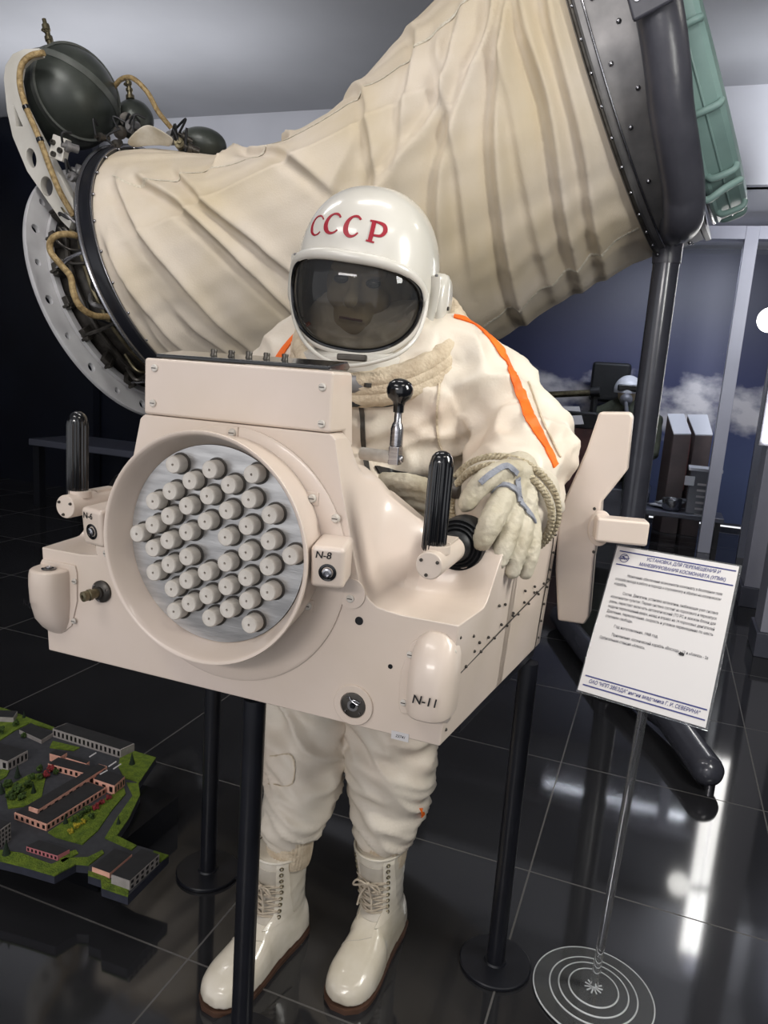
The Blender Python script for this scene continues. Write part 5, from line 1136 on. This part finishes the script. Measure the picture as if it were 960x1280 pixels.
def pedestal(x0, x1, xt0, xt1, yt, ym, yb_, Y, label):
    t = thing('display_pedestal', label, 'pedestal', tuple(D((x0+x1)/2, yb_, Y)*np.array([1, 1, 0])), 'slant topped pedestals')
    f0, f1, b0, b1 = D(x0, ym, Y), D(x1, ym, Y), D(xt0, yt, Y+.16), D(xt1, yt, Y+.16)
    dn = lambda p: np.array([p[0], p[1], 0.])
    mb = MB(); mb.add([dn(f0), dn(f1), dn(b1), dn(b0), f0, f1, b1, b0], [(3, 2, 1, 0), (4, 5, 6, 7)]+[(i, (i+1) % 4, 4+(i+1) % 4, 4+i) for i in range(4)]); mb.build('body', M['brown'], t, bevel=.005)
    u = np.array([0, 0, .012]); mb = MB(); q = [f0+u*.2, f1+u*.2, b1+u*.2, b0+u*.2]; mb.add(q+[p+u for p in q], [(3, 2, 1, 0), (4, 5, 6, 7)]+[(i, (i+1) % 4, 4+(i+1) % 4, 4+i) for i in range(4)]); mb.build('top', M['lighttop'], t, bevel=.003)
    return t
p1 = pedestal(842, 864, 834, 855, 519, 544, 690, 6.85, 'slant topped pedestal just right of the tubular upright, with red front')
mb = MB(); a, b = D(838, 690, 6.8), D(860, 562, 6.83); mb.box(((a[0]+b[0])/2+.02, 6.838, .62), (b[0]-a[0]-.03, .02, .45)); mb.build('red_panel', M['redbrown'], p1)
pedestal(869, 891, 859, 884, 520, 545, 690, 6.85, 'slant topped pedestal beside the showcase frame, the right one of two')
tb = thing('low_table', 'low dark table under the grey cabinet in the far showcase', 'table', tuple(D(860, 690, 6.35)*np.array([1, 1, 0])))
a, b = D(800, 655, 6.42), D(905, 648, 6.42); tz = b[2]; mb = MB(); mb.box(((a[0]+b[0])/2, 6.55, tz-.02), (b[0]-a[0], .34, .04)); mb.build('table_top', M['darkpanel'], tb, bevel=.006)
for s in (a[0]+.04, b[0]-.04):
    for y in (6.42, 6.68): mb = MB(); mb.box((s, y, (tz-.04)/2), (.04, .04, tz-.04)); mb.build('leg', M['black'], tb)
cb = thing('drawer_cabinet', 'grey drawer cabinet with a column of pale labels on the far low table', 'cabinet', (D(878, 640, 6.44)[0], 6.5, tz))
a, b = D(855, 650, 6.44), D(900, 592, 6.44); mb = MB(); mb.box(((a[0]+b[0])/2, 6.53, (tz+b[2])/2+.002), (b[0]-a[0], .18, b[2]-tz)); mb.build('body', M['greymetal'], cb, bevel=.004)
mb = MB(); mb.box(((a[0]+b[0])/2, 6.52, b[2]+.016), (b[0]-a[0]+.04, .22, .026)); mb.build('lid', M['lighttop'], cb, bevel=.004)
for k in range(6):
    y = 606+k*7.6; p = D(879-k*.9, y, 6.435); mb = MB(); mb.box(p, (.085, .012, .016)); mb.build('drawer_label', M['paper'], cb, flat=True)
mb = MB(); mb.box(D(862, 601, 6.435), (.075, .012, .075)); mb.build('dial_plate', M['lighttop'], cb, bevel=.003)
pt_ = thing('metal_pot', 'shiny metal pot on the low table by the tubular upright', 'pot', (D(838, 662, 6.5)[0], 6.5, tz))
mb = MB(); q = np.array([D(836, 655, 6.5)[0], 6.5, tz]); mb.lathe([(0, .001), (.06, .001), (.075, .03), (.078, .09), (.07, .10), (.066, .095), (.068, .03), (0, .012)], q, (0, 0, 1), 28); mb.build('body', M['steel'], pt_); mb = MB(); mb.torus(q+np.array([0, 0, .097]), (0, 0, 1), .073, .006, 28, 8); mb.build('rim', M['steel'], pt_)
pp_ = thing('paper_pile', 'loose heap of pale instruments and papers on the low table', 'papers', (D(838, 645, 6.55)[0], 6.6, tz))
random.seed(2)
for k in range(7):
    mb = MB(); q = np.array([D(822+k*4.5, 640, 6.6)[0], 6.6+random.uniform(-.03, .05), tz+.012+.012*k]); mb.box(q, (.16, .12, .010), R=np.array(Matrix.Rotation(random.uniform(-.6, .6), 3, 'Z'))); mb.build('sheet', M['lighttop' if k % 2 else 'greymetal'], pp_, flat=True)
# ------------------------------------------------------------------ lamps on the right wall
lp = thing('wall_light', 'tall bright white light panel on the right hand pilaster', 'lamp', (.6, 4.75, .96))
y0 = 4.72; xl = P(950, 560, Y=y0)[0]
mb = MB(); mb.box((xl+.075, y0+.03, 1.65), (.17, .06, 1.40)); mb.build('housing', M['column'], lp, bevel=.004)
for k, wv in ((0, .055), (1, .075)):
    mb = MB(); mb.box((xl+.035+.075*k, y0-.006, 1.65), (wv, .02, 1.36)); mb.build('diffuser', M['lamp'], lp, bevel=.003)
gl_ = thing('globe_lamp', 'round glowing globe lamp at the right edge', 'lamp', tuple(P(962, 400, Y=4.3)))
c = np.array(P(963, 400, Y=4.3)); mb = MB(); mb.sphere(c, .062, 28, 18); mb.build('globe', M['lamp'], gl_); mb = MB(); mb.tube([c+np.array([.06, 0, 0]), c+np.array([.22, .05, 0])], .015, 12); mb.build('bracket', M['ring'], gl_)
bench = thing('display_bench', 'dark bench barely seen in the shadow at the far left', 'bench', (-3.6, 4.6, 0))
mb = MB(); mb.box((-3.7, 4.6, .50), (1.6, .5, .05)); mb.build('top', M['darkpanel'], bench, bevel=.006)
for x in (-4.45, -2.95):
    for y in (4.4, 4.8): mb = MB(); mb.box((x, y, .24), (.06, .06, .475)); mb.build('leg', M['black'], bench)

bpy.data.scenes.remove(TMP)
